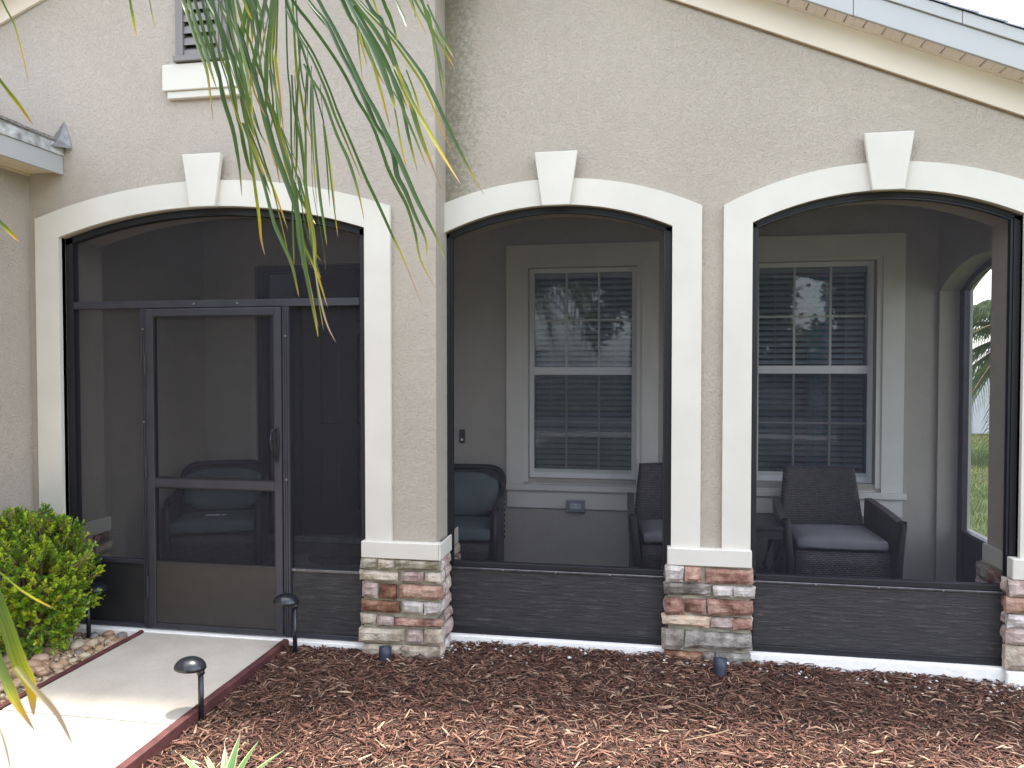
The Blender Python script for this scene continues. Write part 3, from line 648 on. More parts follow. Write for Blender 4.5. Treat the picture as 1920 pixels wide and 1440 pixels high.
# right corner pier
p3 = pier(3.255, XR, RY-.030, RY+TH, .53, .525, .640, 3.246, XR+.02)
rects3 = [((3.228, 3.43), 0.432, 0.522), ((3.217, 3.50), 0.341, 0.424), ((3.226, 3.40), 0.255, 0.328), ((3.213, 3.52), 0.167, 0.250), ((3.213, 3.46), 0.024, 0.155)]
for ((a, b), z0, z1), k in zip(rects3, ['mauve', 'pink', 'white', 'mauve', 'pale']):
    stone(p3, a, b, z0, z1, k, front_map(RY-.030), proud=.04); stone(p3, b+.014, XR, z0, z1, rng.choice(['mauve', 'pink', 'pale', 'tan']), front_map(RY-.030), proud=.04)
box('plinth', M['found'], p3, 3.222, XR, RY-.062, RY-.032, -.22, .012, bevel=.006)
rr = [(.432, .522), (.341, .424), (.255, .328), (.167, .250), (.03, .155)]
for i, (a, b) in enumerate(rr):
    stone(p3, RY-.028, RY+.045, a, b, ['mauve', 'brick', 'mauve', 'mauve', 'pale'][i], left_map(3.255), proud=.03)
    stone(p3, RY+.10, RY+.22, a, b, ['brick', 'grey', 'pale', 'smoke', 'mauve'][i], left_map(3.255), proud=.03)
    stone(p3, RY+.235, RY+.37+.03*(i % 2), a, b, ['grey', 'mauve', 'smoke', 'grey', 'pale'][i], left_map(3.255), proud=.03)
box('pier_cap', M['trim'], p3, 3.272, 3.30, RY+.095, RY+TH+.02, .528, .630, bevel=.003)
# left corner pier
p4 = pier(XL+.004, -2.500, -.024, TH, .55, .548, .648, XL+.002, -2.492)
for i, (a, b) in enumerate(rows):
    stone(p4, XL+.006, -2.60, a, b, rng.choice(['pale', 'mauve', 'tan', 'grey']), front_map(-.024)); stone(p4, -2.588, -2.482, a, b, rng.choice(['white', 'pink', 'grey', 'smoke']), front_map(-.024))
    c = .19+.03*(i % 3)
    stone(p4, .10, c, a, b, ['tan', 'brick', 'grey', 'pale', 'rust', 'tan', 'grey'][i], right_map(-2.500), proud=.03)
    stone(p4, c+.012, TH+.02*(i % 2), a, b, ['brick', 'tan', 'tan', 'smoke', 'mauve', 'brick', 'pale'][i], right_map(-2.500), proud=.03)
box('pier_cap', M['trim'], p4, -2.515, -2.492, .095, TH+.02, .548, .648, bevel=.003)

# ---- back wall of the porch with window and door openings
W1 = (.262, 1.176, .745, 2.545); W2 = (2.128, 3.050, .765, 2.550); DR = (-2.245, -.90, .0, 2.62)
def wall_rects(name, x0, x1, z0, z1, y0, y1, holes, m, parent):
    xs = sorted(set([x0, x1]+[h[0] for h in holes]+[h[1] for h in holes])); zs = sorted(set([z0, z1]+[h[2] for h in holes]+[h[3] for h in holes]))
    mb = MB(); 
    inh = lambda x, z: any(h[0] < x < h[1] and h[2] < z < h[3] for h in holes)
    for a, b in zip(xs[:-1], xs[1:]):
        for c, d in zip(zs[:-1], zs[1:]):
            if inh((a+b)/2, (c+d)/2): continue
            mb.add([(a, y0, c), (b, y0, c), (b, y0, d), (a, y0, d)], [(0, 1, 2, 3)])
            mb.add([(a, y1, c), (a, y1, d), (b, y1, d), (b, y1, c)], [(0, 1, 2, 3)])
    for h in holes:
        a, b, c, d = h
        mb.add([(a, y0, c), (b, y0, c), (b, y1, c), (a, y1, c)], [(0, 1, 2, 3)]); mb.add([(a, y0, d), (a, y1, d), (b, y1, d), (b, y0, d)], [(0, 1, 2, 3)])
        mb.add([(a, y0, c), (a, y1, c), (a, y1, d), (a, y0, d)], [(0, 1, 2, 3)]); mb.add([(b, y0, c), (b, y0, d), (b, y1, d), (b, y1, c)], [(0, 1, 2, 3)])
    return mb.build(name, m, parent, fix=False)
wall_rects('porch_back_wall', XL-.1, XR-.002, -.1, 3.3, BK, BK+.2, [W1, W2, DR], M['stucco_in'], house)
# side wall with its own arched opening (screened)
SX0, SX1 = 3.500, 3.715
D0, D1, DSP, DAP = RY+TH-.01, 1.965, 2.290, 2.480
fD = arc_fn(D0, D1, DSP, DAP)
mb = MB()
ys = lin(D0, D1, 20)
for a, b in zip(ys[:-1], ys[1:]):
    mb.add([(SX0, a, fD(a)), (SX0, b, fD(b)), (SX0, b, 3.3), (SX0, a, 3.3), (SX1, a, fD(a)), (SX1, b, fD(b)), (SX1, b, 3.3), (SX1, a, 3.3)], [(0, 3, 2, 1), (4, 5, 6, 7), (0, 1, 5, 4)])
mb.box(SX0, SX1, D1, BK-.001, -.12, 3.3)
mb.box(SX0+.0, SX1, D0, D1, -.2, .005)
mb.build('side_wall', M['stucco_in'], house)
box('side_sill', M['trim'], house, SX1-.03, SX1+.03, D0, D1, .40, .44)
# outer trim around the side opening
mb = MB()
for a, b in zip(ys[:-1], ys[1:]):
    mb.add([(SX1+.025, a, fD(a)), (SX1+.025, b, fD(b)), (SX1+.025, b, fD(b)+.16), (SX1+.025, a, fD(a)+.16), (SX1, a, fD(a)), (SX1, b, fD(b))], [(0, 1, 2, 3), (0, 4, 5, 1)])
mb.box(SX1, SX1+.025, D1, D1+.16, -.1, DSP+.16)
mb.build('arch_surround', M['trim'], house)
# house body behind the porch (keeps the sun off the porch)
box('rear_wall', M['stucco'], house, XL-.3, XR, 9.0, 9.2, -.15, 3.0)
box('right_wall', M['stucco'], house, 3.5, XR-.001, BK+.2, 9.0, -.15, 3.2)

# ---- windows
def window(W, mat_glass, curtain=None):
    x0, x1, z0, z1 = W; y = BK+.075
    mid = (z0+z1)/2+.02
    fr = .040
    mb = MB()
    mb.box(x0, x0+fr, y, y+.07, z0, z1); mb.box(x1-fr, x1, y, y+.07, z0, z1)
    mb.box(x0+fr, x1-fr, y+.001, y+.07, z0, z0+.045); mb.box(x0+fr, x1-fr, y+.001, y+.07, z1-.036, z1)
    mb.box(x0+fr-.006, x1-fr+.006, y-.008, y+.06, mid-.030, mid+.034)
    w = mb.build('window', M['vinyl'], house)
    box('sash_rail', M['muntin'], w, x0+fr, x1-fr, y+.012, y+.05, z0+.046, z0+.074)
    for a, b in ((z0+.075, mid-.031), (mid+.035, z1-.037)):
        box('pane', M['glass'], w, x0+fr+.001, x1-fr-.001, y+.030, y+.036, a, b)
        if a < mid-.2:
            MB().add([(x0+fr, y+.014, a), (x1-fr, y+.014, a), (x1-fr, y+.014, b), (x0+fr, y+.014, b)], [(0, 1, 2, 3)]).build('sash_screen', M['sash_screen'], w, fix=False)
        for k in (1, 2):
            xx = x0+fr+(x1-x0-2*fr)*k/3
            box('muntin', M['muntin'], w, xx-.009, xx+.009, y+.022, y+.028, a, b)
        zz = (a+b)/2
        box('muntin', M['muntin'], w, x0+fr, x1-fr, y+.0235, y+.0275, zz-.008, zz+.008)
    # horizontal blind, one object per slat
    n = int((z1-z0-.10)/.0475)
    proto = None
    for i in range(n):
        z = z0+.075+i*.0475
        if proto is None:
            proto = MB().add([(x0+fr+.006, -.017, -.017), (x1-fr-.006, -.017, -.017), (x1-fr-.006, 0, .003), (x0+fr+.006, 0, .003), (x1-fr-.006, .017, .013), (x0+fr+.006, .017, .013)], [(0, 1, 2, 3), (3, 2, 4, 5)]).build('slat', M['blind'], w, fix=False); s_ = proto
        else: s_ = dup(proto, w)
        s_.location = (0, y+.105, z)
    box('blind_rail', M['blind'], w, x0+fr, x1-fr, y+.08, y+.13, z1-.075, z1-.037)
    for k in (.17, .83):
        xx = x0+fr+(x1-x0-2*fr)*k
        box('blind_cord', M['blind'], w, xx-.002, xx+.002, y+.081, y+.084, z0+.07, z1-.08)
    if curtain:
        mb = MB(); xs = lin(x0+.45, x0+.64, 24)
        mb.strip([(x, y+.16+.015*math.sin(x*160), z0) for x in xs], [(x, y+.16+.015*math.sin(x*160), z1) for x in xs]); mb.build('curtain', M['curtain'], w, smooth=True, fix=False)
    return w
w1 = window(W1, None); w2 = window(W2, None, curtain=True)
MB().box(XL, 3.49, BK+.9, BK+.95, -.1, 3.0).build('room_partition', M['room'], house)
def win_surround(W, xo0, xo1, zo, sill_z, apron_z, sx0, sx1):
    x0, x1, z0, z1 = W; y = BK; d = .026
    mb = MB()
    i0, i1, it = x0-.042, x1+.042, z1+.028
    mb.box(xo0, i0, y-d, y-.001, sill_z, zo); mb.box(i1, xo1, y-d, y-.001, sill_z, zo); mb.box(i0, i1, y-d, y-.001, it, zo)
    # stepped inner edge
    mb.box(i0, x0-.001, y-d+.012, y-.001, z0-.03, it-.001); mb.box(x1+.001, i1, y-d+.012, y-.001, z0-.03, it-.001); mb.box(x0-.001, x1+.001, y-d+.012, y-.001, z1+.002, it-.001)
    s_ = mb.build('window_surround', M['trim_in'], house, fix=True)
    box('sill', M['trim_in'], s_, sx0, sx1, y-.055, y-.0005, sill_z-.052, sill_z-.001, bevel=.004)
    box('apron', M['trim_in'], s_, xo0+.002, xo1-.002, y-.024, y-.0005, apron_z, sill_z-.054, bevel=.003)
    MB().prism([(y+.0, sill_z), (y-.012, sill_z), (y+.07, z0-.004), (y+.08, z0-.012)], x0, x1, 'x').build('sill', M['trim_in'], s_)
win_surround(W1, .076, 1.357, 2.737, .700, .495, .056, 1.377)
win_surround(W2, 1.96, 3.254, 2.752, .705, .510, 1.94, 3.274)

# ---- front door inside the porch
fd = MB(); y = BK+.03
x0, x1, zt = DR[0], DR[1], DR[3]
fd.box(x0, x0+.05, y-.02, y+.14, .165, zt); fd.box(x1-.05, x1, y-.02, y+.14, .165, zt); fd.box(x0+.05, x1-.05, y-.02, y+.14, zt-.06, zt)
fd.box(-1.885, -1.842, y-.019, y+.14, .165, zt-.06)
fdo = fd.build('door_frame', M['door_frame'], house, bevel=.003)
box('sidelight_pane', M['glass'], fdo, x0+.05, -1.886, y+.05, y+.056, .30, zt-.06)
box('sidelight_panel', M['door'], fdo, x0+.05, -1.886, y+.04, y+.08, .166, .30)
dz0, dz1 = .170, zt-.062; dx0, dx1 = -1.838, -.953
door = box('front_door', M['door'], house, dx0, dx1, y+.06, y+.10, dz0, dz1)
for pz0, pz1 in ((.41, .98), (1.18, 2.00), (2.10, 2.42)):
    for px0 in (-1.668, -1.318):
        pw = .188
        MB().add([(px0, y+.0595, pz0), (px0+pw, y+.0595, pz0), (px0+pw, y+.0595, pz1), (px0, y+.0595, pz1),
                  (px0+.022, y+.048, pz0+.022), (px0+pw-.022, y+.048, pz0+.022), (px0+pw-.022, y+.048, pz1-.022), (px0+.022, y+.048, pz1-.022)],
                 [(0, 1, 5, 4), (1, 2, 6, 5), (2, 3, 7, 6), (3, 0, 4, 7), (4, 5, 6, 7)]).build('door_panel', M['door'], door)
box('threshold', M['grey_metal'], house, x0, x1, BK-.03, BK+.10, .118, .168, bevel=.004)
box('door_step', M['step'], house, x0-.04, x1+.04, BK-.012, BK+.12, -.02, .116, bevel=.006)
mb = MB(); mb.box(x0-.075, x0-.001, BK-.02, BK-.001, .12, zt+.045); mb.box(x1+.001, x1+.075, BK-.02, BK-.001, .12, zt+.045); mb.box(x0-.001, x1+.001, BK-.02, BK-.001, zt+.001, zt+.045)
mb.build('door_casing', M['stucco_in'], house)

# ---- attic vent above the left arch
vx0, vx1, vz0, vz1 = -1.664, -1.316, 3.605, 4.22
mb = MB()
mb.box(vx0, vx0+.028, -.045, 0, vz0+.035, vz1); mb.box(vx0+.028, vx0+.045, -.055, 0, vz0+.036, vz1); mb.box(vx0+.045, vx0+.062, -.062, 0, vz0+.037, vz1)
mb.box(vx1-.062, vx1-.045, -.062, 0, vz0+.037, vz1); mb.box(vx1-.045, vx1-.028, -.055, 0, vz0+.036, vz1); mb.box(vx1-.028, vx1, -.045, 0, vz0+.035, vz1)
mb.box(vx0-.002, vx1+.002, -.070, 0, vz0, vz0+.034)
vent = mb.build('attic_vent', M['vent'], house, bevel=.002)
box('vent_backing', M['dark'], vent, vx0+.062, vx1-.062, -.012, -.001, vz0+.03, vz1)
proto = None
for i in range(8):
    z = vz0+.055+i*.072
    if proto is None:
        proto = MB().add([(vx0+.062, -.052, -.026), (vx1-.062, -.052, -.026), (vx1-.062, -.048, .014), (vx0+.062, -.048, .014), (vx1-.062, -.015, .046), (vx0+.062, -.015, .046)], [(0, 1, 2, 3), (3, 2, 4, 5)]).build('louvre_slat', M['vent'], vent, fix=False); s_ = proto
    else: s_ = dup(proto, vent)
    s_.location = (0, 0, z)
box('vent_sill', M['trim'], house, -1.754, -1.212, -.050, 0, 3.434, 3.597, bevel=.004)
box('vent_sill', M['trim'], house, -1.729, -1.237, -.036, 0, 3.388, 3.4335, bevel=.004)

# ---- right gable: frieze, soffit, fascia, roof
def slope_prism(name, m, par, xa, xb, za_fn, h, y0, y1, bev=0):
    V = []
    for y in (y0, y1):
        for x in (xa, xb):
            V += [(x, y, za_fn(x)), (x, y, za_fn(x)+h)]
    F = [(0, 2, 3, 1), (4, 5, 7, 6), (0, 1, 5, 4), (2, 6, 7, 3), (1, 3, 7, 5), (0, 4, 6, 2)]
    return MB().add(V, F).build(name, m, par, bevel=bev)
fl = lambda x: 3.848-SLOPE*(x-1.443)
OV = .145
slope_prism('frieze_board', M['frieze'], house, -.2, 4.3, fl, .178, RY-.024, RY-.0005, .003)
slope_prism('frieze_edge', M['twig'], house, -.2, 4.3, lambda x: fl(x)-.006, .0055, RY-.014, RY-.0006)
sof = slope_prism('soffit', M['dark'], house, -.2, 4.3, lambda x: fl(x)+.188, .01, RY-OV, RY-.001)
proto = None; px = -.1
k = 0
while px < 4.15:
    if proto is None:
        # ribbed vinyl soffit strip: flat with a V groove, perforated strip as small slots
        V = []; w_ = .100
        prof = [(0, .012), (.008, .0), (.040, .0), (.044, .003), (.048, .0), (w_-.010, .0), (w_-.001, .012)]
        A = [(a, RY-OV+.01, b-SLOPE*a) for a, b in prof]; Bq = [(a, RY-.026, b-SLOPE*a) for a, b in prof]
        proto = MB().strip(A, Bq).build('soffit_panel', M['soffit'], sof, fix=False); s_ = proto
    else: s_ = dup(proto, sof)
    s_.location = (px, 0, fl(px)+.174); px += .1015; k += 1
slope_prism('soffit_channel', M['soffit'], sof, -.2, 4.3, lambda x: fl(x)+.170, .014, RY-.040, RY-.0245)
fz = lambda x: fl(x)+.168
slope_prism('fascia', M['fascia'], house, -.2, 2.352, fz, .135, RY-OV-.018, RY-OV, .002)
slope_prism('fascia', M['fascia'], house, 2.355, 4.3, fz, .135, RY-OV-.019, RY-OV, .002)
slope_prism('drip_edge', M['fascia'], house, -.2, 2.90, lambda x: fz(x)+.137, .068, RY-OV-.030, RY-OV, .002)
slope_prism('drip_edge', M['fascia'], house, 2.903, 4.3, lambda x: fz(x)+.137, .068, RY-OV-.031, RY-OV, .002)
roof = slope_prism('roof', M['shingle'], house, -1.2, 4.6, lambda x: fz(x)+.174, .031, RY-OV-.01, 9.4)
proto = None; x = -.3
while x < 4.4:
    if proto is None:
        proto = MB().add([(0, 0, 0), (.155, 0, -SLOPE*.155+.004), (.155, .30, -SLOPE*.155+.004), (0, .30, 0), (0, 0, .006), (.155, 0, -SLOPE*.155+.016), (.155, .30, -SLOPE*.155+.016), (0, .30, .006)],
                [(0, 1, 5, 4), (4, 5, 6, 7), (1, 2, 6, 5), (0, 4, 7, 3)]).build('shingle', M['shingle'], roof); s_ = proto
    else: s_ = dup(proto, roof)
    s_.location = (x, RY-OV-.038-.004*rng.random(), fz(x)+.2065); x += .142
# left gable
fl2 = lambda x: 3.944+SLOPE*(x+2.961)
fl3 = lambda x: fl2(-1.40)-SLOPE*(x+1.40)
slope_prism('frieze_board', M['frieze'], house, -3.6, -1.40, fl2, .178, -.024, -.0005, .003)
slope_prism('frieze_board', M['frieze'], house, -1.3995, .05, fl3, .178, -.024, -.0005, .003)
for a, b, f in ((-3.6, -1.40, fl2), (-1.3995, .25, fl3)):
    slope_prism('soffit', M['soffit'], house, a, b, lambda x: f(x)+.180, .012, -.20, -.001)
    slope_prism('fascia', M['fascia'], house, a, b, lambda x: f(x)+.154, .20, -.219, -.201, .002)
    slope_prism('roof', M['shingle'], house, a, b+(.0), lambda x: f(x)+.356, .04, -.235, 9.4)

# ---- garage eave on the left
EX = -2.500
ev = box('garage_fascia', M['fascia'], house, EX-.018, EX, -6.0, -.004, 2.955, 3.075, bevel=.002)
box('drip_edge', M['mold'], ev, EX-.012, EX+.010, -6.0, -.004, 3.076, 3.148, bevel=.002)
sofl = box('garage_soffit', M['dark'], house, XL+.001, EX-.019, -6.0, -.004, 2.990, 3.000)
proto = None; yy = -.004
while yy > -2.2:
    if proto is None:
        V = []
        prof = [(0, .008), (-.006, 0), (-.045, 0), (-.049, .004), (-.053, 0), (-.094, 0), (-.099, .008)]
        proto = MB().strip([(XL+.001, a, b) for a, b in prof], [(EX-.019, a, b) for a, b in prof]).build('soffit_panel', M['soffit_left'], sofl, fix=False)
        s_ = proto
    else: s_ = dup(proto, sofl)
    s_.location = (0, yy, 2.972); yy -= .100
box('soffit_channel', M['soffit_left'], sofl, XL+.0005, XL+.016, -6.0, -.004, 2.958, 2.9715)
MB().add([(EX+.012, -6, 3.150), (EX+.012, -.004, 3.150), (EX-2.5, -.004, 3.150+2.5*SLOPE), (EX-2.5, -6, 3.150+2.5*SLOPE),
          (EX+.012, -6, 3.158), (EX+.012, -.004, 3.158), (EX-2.5, -.004, 3.158+2.5*SLOPE), (EX-2.5, -6, 3.158+2.5*SLOPE)], [(0, 3, 2, 1), (4, 5, 6, 7), (0, 1, 5, 4), (1, 2, 6, 5), (0, 4, 7, 3)]).build('garage_roof', M['shingle_old'], house)
groof = bpy.data.objects['garage_roof']
for c in range(4):
    yy = -.10-(c % 2)*.12
    while yy > -2.0:
        w_ = .245+.02*rng.random()
        x_ = EX+.022-c*.135; z_ = 3.160+(EX+.012-x_)*SLOPE+.004
        o = MB().box(-.15, 0, -w_, 0, 0, .010).build('shingle', M['shingle_old'], groof)
        o.location = (x_, yy, z_); o.rotation_euler = (0, math.atan(SLOPE)-.02, 0)
        yy -= w_+.006
MB().add([(-2.505, -.125, 3.118), (-2.481, -.010, 3.300), (-2.430, -.006, 3.122), (-2.470, -.110, 3.110), (-2.487, -.055, 3.170)],
         [(0, 4, 3), (4, 2, 3), (4, 1, 2), (0, 1, 4), (0, 3, 2)]).build('kick_out_flashing', M['grey_metal'], house, fix=False)

# ------------------------------------------------------------------ screens
def arch_band(mb, f, x0, x1, t, y0, y1, n=28):
    xs = lin(x0, x1, n)
    for a, b in zip(xs[:-1], xs[1:]):
        mb.add([(a, y0, f(a)-t), (b, y0, f(b)-t), (b, y0, f(b)), (a, y0, f(a)), (a, y1, f(a)-t), (b, y1, f(b)-t), (b, y1, f(b)), (a, y1, f(a))],
               [(0, 1, 2, 3), (4, 7, 6, 5), (0, 4, 5, 1)])
def mesh_sheet(name, m, par, x0, x1, y, z0, top, n=24):
    xs = lin(x0, x1, n)
    return MB().strip([(x, y, z0) for x in xs], [(x, y, top(x)) for x in xs]).build(name, m, par, fix=False)
def screws(par, pts, m=None):
    p0 = None
    for p in pts:
        if p0 is None:
            p0 = MB().lathe([(.0001, 0), (.007, 0), (.006, .004), (.0001, .005)], 8).build('screw', M['screw'], par); s_ = p0
        else: s_ = dup(p0, par)
        s_.location = p; s_.rotation_euler = (math.pi/2, 0, 0)

# left opening: fixed panels round a hinged screen door
sa = thing('screen_enclosure', 'dark bronze screen panels with transom filling the left arch around the screen door', 'screen panels')
y0, y1 = .030, .080
mb = MB(); arch_band(mb, lambda x: fA(x)-.006, A0+.002, A1-.002, .040, y0, y1)
mb.box(A0+.002, A0+.055, y0, y1, 0, ASP); mb.box(A1-.050, A1-.002, y0, y1, 0, ASP)
mb.build('outer_frame', M['frame_black'], sa)
box('transom_bar', M['frame'], sa, A0+.056, A1-.051, y0-.004, y1-.004, 2.084, 2.132, bevel=.003)
# posts either side of the door, with the fine flutes of the extrusion
for xa, xb in ((-1.978, -1.938), (-1.000, -.952)):
    mb = MB(); mb.box(xa, xb, y0-.002, y1-.006, .004, 2.083)
    n = 3
    for k in range(n):
        c = xa+(xb-xa)*(k+.5)/n; mb.box(c-.0045, c+.0045, y0-.007, y0-.0021, .006, 2.080)
    mb.build('door_post', M['frame'], sa)
mesh_sheet('screen_mesh', M['pet_screen'], sa, A0+.05, A1-.05, .056, 2.13, lambda x: fA(x)-.04)
mesh_sheet('screen_mesh', M['pet_screen'], sa, A0+.05, -1.975, .056, .43, lambda x: 2.09, 1)
mesh_sheet('screen_mesh', M['pet_screen'], sa, -.955, A1-.05, .056, .43, lambda x: 2.09, 1)
box('kick_panel', M['kick_dark'], sa, A0+.056, -1.979, .046, .052, .03, .42)
box('kick_panel', M['kick'], sa, -.951, A1-.051, .042, .050, .03, .42)
box('kick_rail', M['kick_rail'], sa, -.951, A1-.051, y0-.002, y1-.005, .421, .438, bevel=.002)
box('kick_rail', M['frame'], sa, A0+.056, -1.979, y0, y1-.005, .421, .447, bevel=.002)
box('sill_rail', M['frame'], sa, A0+.056, -1.979, y0, y1-.005, .003, .029, bevel=.002)
box('sill_rail', M['frame'], sa, -.951, A1-.051, y0, y1-.005, .003, .029, bevel=.002)
screws(sa, [(-.93, y0-.002, .43), (-.72, y0-.002, .43), (-.52, y0-.002, .43), (-1.96, y0-.008, 1.35), (-1.96, y0-.008, 1.95), (-.976, y0-.008, 1.0), (-.976, y0-.008, 1.9), (-1.6, y0-.005, 2.108), (-1.3, y0-.005, 2.108)])
# hinged door (opens on its own, but hangs in the enclosure)
dd0, dd1 = -1.936, -1.003; yd0, yd1 = .016, .050
mb = MB()
st = .050
mb.box(dd0, dd0+st, yd0, yd1, .012, 2.080); mb.box(dd1-st, dd1, yd0, yd1, .012, 2.080)
mb.box(dd0+st, dd1-st, yd0, yd1, 2.032, 2.080); mb.box(dd0+st, dd1-st, yd0, yd1, .930, .986); mb.box(dd0+st, dd1-st, yd0, yd1, .012, .044)
sdoor = mb.build('screen_door', M['frame'], sa, bevel=.004, seg=2)
# inner bead round the openings
mb = MB(); e = .008
for za, zb in ((.444, .929), (.987, 2.031)):
    mb.box(dd0+st, dd0+st+e, yd0+.006, yd1-.002, za, zb); mb.box(dd1-st-e, dd1-st, yd0+.006, yd1-.002, za, zb)
    mb.box(dd0+st+e, dd1-st-e, yd0+.0065, yd1-.002, za, za+e); mb.box(dd0+st+e, dd1-st-e, yd0+.0065, yd1-.002, zb-e, zb)
mb.build('spline_bead', M['frame_black'], sdoor)
mesh_sheet('screen_mesh', M['pet_screen'], sdoor, dd0+st, dd1-st, .036, .44, lambda x: .935, 1)
mesh_sheet('screen_mesh', M['pet_screen'], sdoor, dd0+st, dd1-st, .036, .98, lambda x: 2.035, 1)
box('kick_plate', M['kick_door'], sdoor, dd0+st+.001, dd1-st-.001, .024, .034, .045, .436, bevel=.001)
box('kick_rail', M['frame'], sdoor, dd0+st, dd1-st, yd0+.002, yd1-.004, .4365, .444)
for z in (.28, 1.06, 1.72):
    mb = MB(); mb.box(dd0-.016, dd0+.002, yd0-.006, yd0+.004, z-.065, z+.065); mb.tube([(dd0-.004, yd0-.006, z-.068), (dd0-.004, yd0-.006, z+.068)], .005, 8)
    mb.build('hinge', M['frame'], sdoor)
hx = dd1-.030
mb = MB()
mb.prism([(hx-.016, 1.20), (hx-.010, 1.315), (hx, 1.33), (hx+.010, 1.315), (hx+.016, 1.20), (hx+.003, 1.105), (hx-.003, 1.105)], yd0-.010, yd0)
mb.tube([(hx-.004, yd0-.006, 1.325), (hx-.014, yd0-.040, 1.305), (hx-.020, yd0-.050, 1.255), (hx-.014, yd0-.044, 1.19), (hx-.004, yd0-.008, 1.112)], [.007, .009, .010, .008, .005], 8)
mb.build('handle', M['black_lamp'], sdoor, bevel=.001)
rebase(sa, ((A0+A1)/2, .05, 0))

def arch_screen(label, X0, X1, f, zs, right_black=True):
    t = thing('screen_enclosure', label, 'screen panels')
    y0, y1 = RY+.022, RY+.072
    mb = MB(); arch_band(mb, lambda x: f(x)-.003, X0+.001, X1-.001, .026, y0, y1)
    mb.box(X0+.001, X0+.028, y0, y1, .012, zs); mb.box(X1-.034, X1-.001, y0, y1, .012, zs)
    mb.build('outer_frame', M['frame_black'], t)
    mb = MB(); arch_band(mb, lambda x: f(x)-.029, X0+.028, X1-.034, .011, y0+.008, y1-.008); mb.box(X0+.029, X0+.040, y0+.008, y1-.008, .46, zs-.02); mb.box(X1-.048, X1-.035, y0+.008, y1-.008, .46, zs-.02)
    mb.build('inner_frame', M['frame_navy'], t)
    box('mid_rail', M['frame_black'], t, X0+.035, X1-.035, y0+.004, y1, .436, .470, bevel=.003)
    box('kick_rail', M['kick_rail'], t, X0+.006, X1-.006, y0-.004, y0+.030, .421, .435, bevel=.003)
    box('kick_panel', M['kick'], t, X0+.002, X1-.002, y0+.010, y0+.020, .050, .420)
    box('sill_rail', M['frame_black'], t, X0+.002, X1-.002, y0-.002, y1, .012, .049, bevel=.003)
    mesh_sheet('screen_mesh', M['screen'], t, X0+.034, X1-.034, y0+.030, .465, lambda x: f(x)-.04)
    n = 5
    screws(t, [(X0+.03+(X1-X0-.06)*k/(n-1), y0-.005, .428) for k in range(n)])
    rebase(t, ((X0+X1)/2, RY+.05, 0))
    return t
arch_screen('black framed screen in the middle arch above a dark wrinkled kick panel', B0, B1, fB, BSP)
arch_screen('black framed screen in the right arch above a dark wrinkled kick panel', C0, C1, fC, CSP)
# side screen
t = thing('screen_enclosure', 'narrow screen frame closing the side arch of the porch beside the lawn', 'screen panels')
mb = MB(); xa, xb = SX0+.145, SX0+.185
for a, b in zip(ys[:-1], ys[1:]):
    mb.add([(xa, a, fD(a)-.05), (xa, b, fD(b)-.05), (xa, b, fD(b)), (xa, a, fD(a)), (xb, a, fD(a)-.05), (xb, b, fD(b)-.05), (xb, b, fD(b)), (xb, a, fD(a))], [(0, 3, 2, 1), (4, 5, 6, 7), (0, 1, 5, 4)])
mb.box(xa, xb, D1-.085, D1-.002, .005, DSP); mb.box(xa, xb, D0+.002, D0+.05, .005, DSP)
mb.box(xa, xb, D0+.05, D1-.086, .425, .450); mb.build('outer_frame', M['frame'], t)
box('kick_panel', M['kick_dark'], t, xa+.01, xa+.02, D0+.05, D1-.086, .01, .424)
MB().strip([(xa+.02, a, .45) for a in ys], [(xa+.02, a, fD(a)-.05) for a in ys]).build('screen_mesh', M['side_screen'], t, fix=False)
sp = None
for z in (.62, .95, 1.28, 1.6, 1.92, 2.16):
    sp = MB().lathe([(.0001, 0), (.007, 0), (.006, .004), (.0001, .005)], 8).build('screw', M['frame_black'], t) if sp is None or True else sp
    sp.location = (xa+.02, D1-.086, z); sp.rotation_euler = (math.pi/2, 0, 0)
rebase(t, (xa, (D0+D1)/2, 0))

# ------------------------------------------------------------------ ground
def grid_sheet(name, m, x0, x1, y0, y1, nx, ny, fz, kind='structure'):
    V = []; F = []
    for j in range(ny+1):
        for i in range(nx+1):
            x = x0+(x1-x0)*i/nx; yv = y0+(y1-y0)*j/ny; V.append((x, yv, fz(x, yv)))
    for j in range(ny):
        for i in range(nx): F.append((j*(nx+1)+i, j*(nx+1)+i+1, (j+1)*(nx+1)+i+1, (j+1)*(nx+1)+i))
    o = mesh_obj(name, V, F, m, smooth=True); o['kind'] = kind; return o
def lawn_z(x, yv):
    return -.21+.02*mnoise.noise(Vector((x*.3, yv*.3, 0)))
MB().add([(-260, -260, -.32), (260, -260, -.32), (260, 260, -.32), (-260, 260, -.32)], [(0, 1, 2, 3)]).build('ground', M['grass_base'], None)['kind'] = 'structure'
grid_sheet('lawn', M['grass_base'], 4.25, 44, -9, 40, 50, 50, lawn_z)
grid_sheet('lawn', M['grass_base'], -1.0, 44, -13, -4.6, 60, 16, lawn_z)
def walk_x(): return -1.950, -1.000
wx0, wx1 = walk_x()
def bump_ground(x, yv): return ground_z(x, yv)-.015+.010*mnoise.noise(Vector((x*3.1, yv*3.1, 2)))+.006*mnoise.noise(Vector((x*9, yv*9, 5)))
grid_sheet('mulch_bed', M['soil'], wx1+.02, 4.6, -4.6, RY+.30, 110, 90, bump_ground)
grid_sheet('rock_bed', M['sand'], XL, wx0-.01, -4.6, .02, 30, 80, lambda x, yv: -.055+.01*mnoise.noise(Vector((x*5, yv*5, 7))))
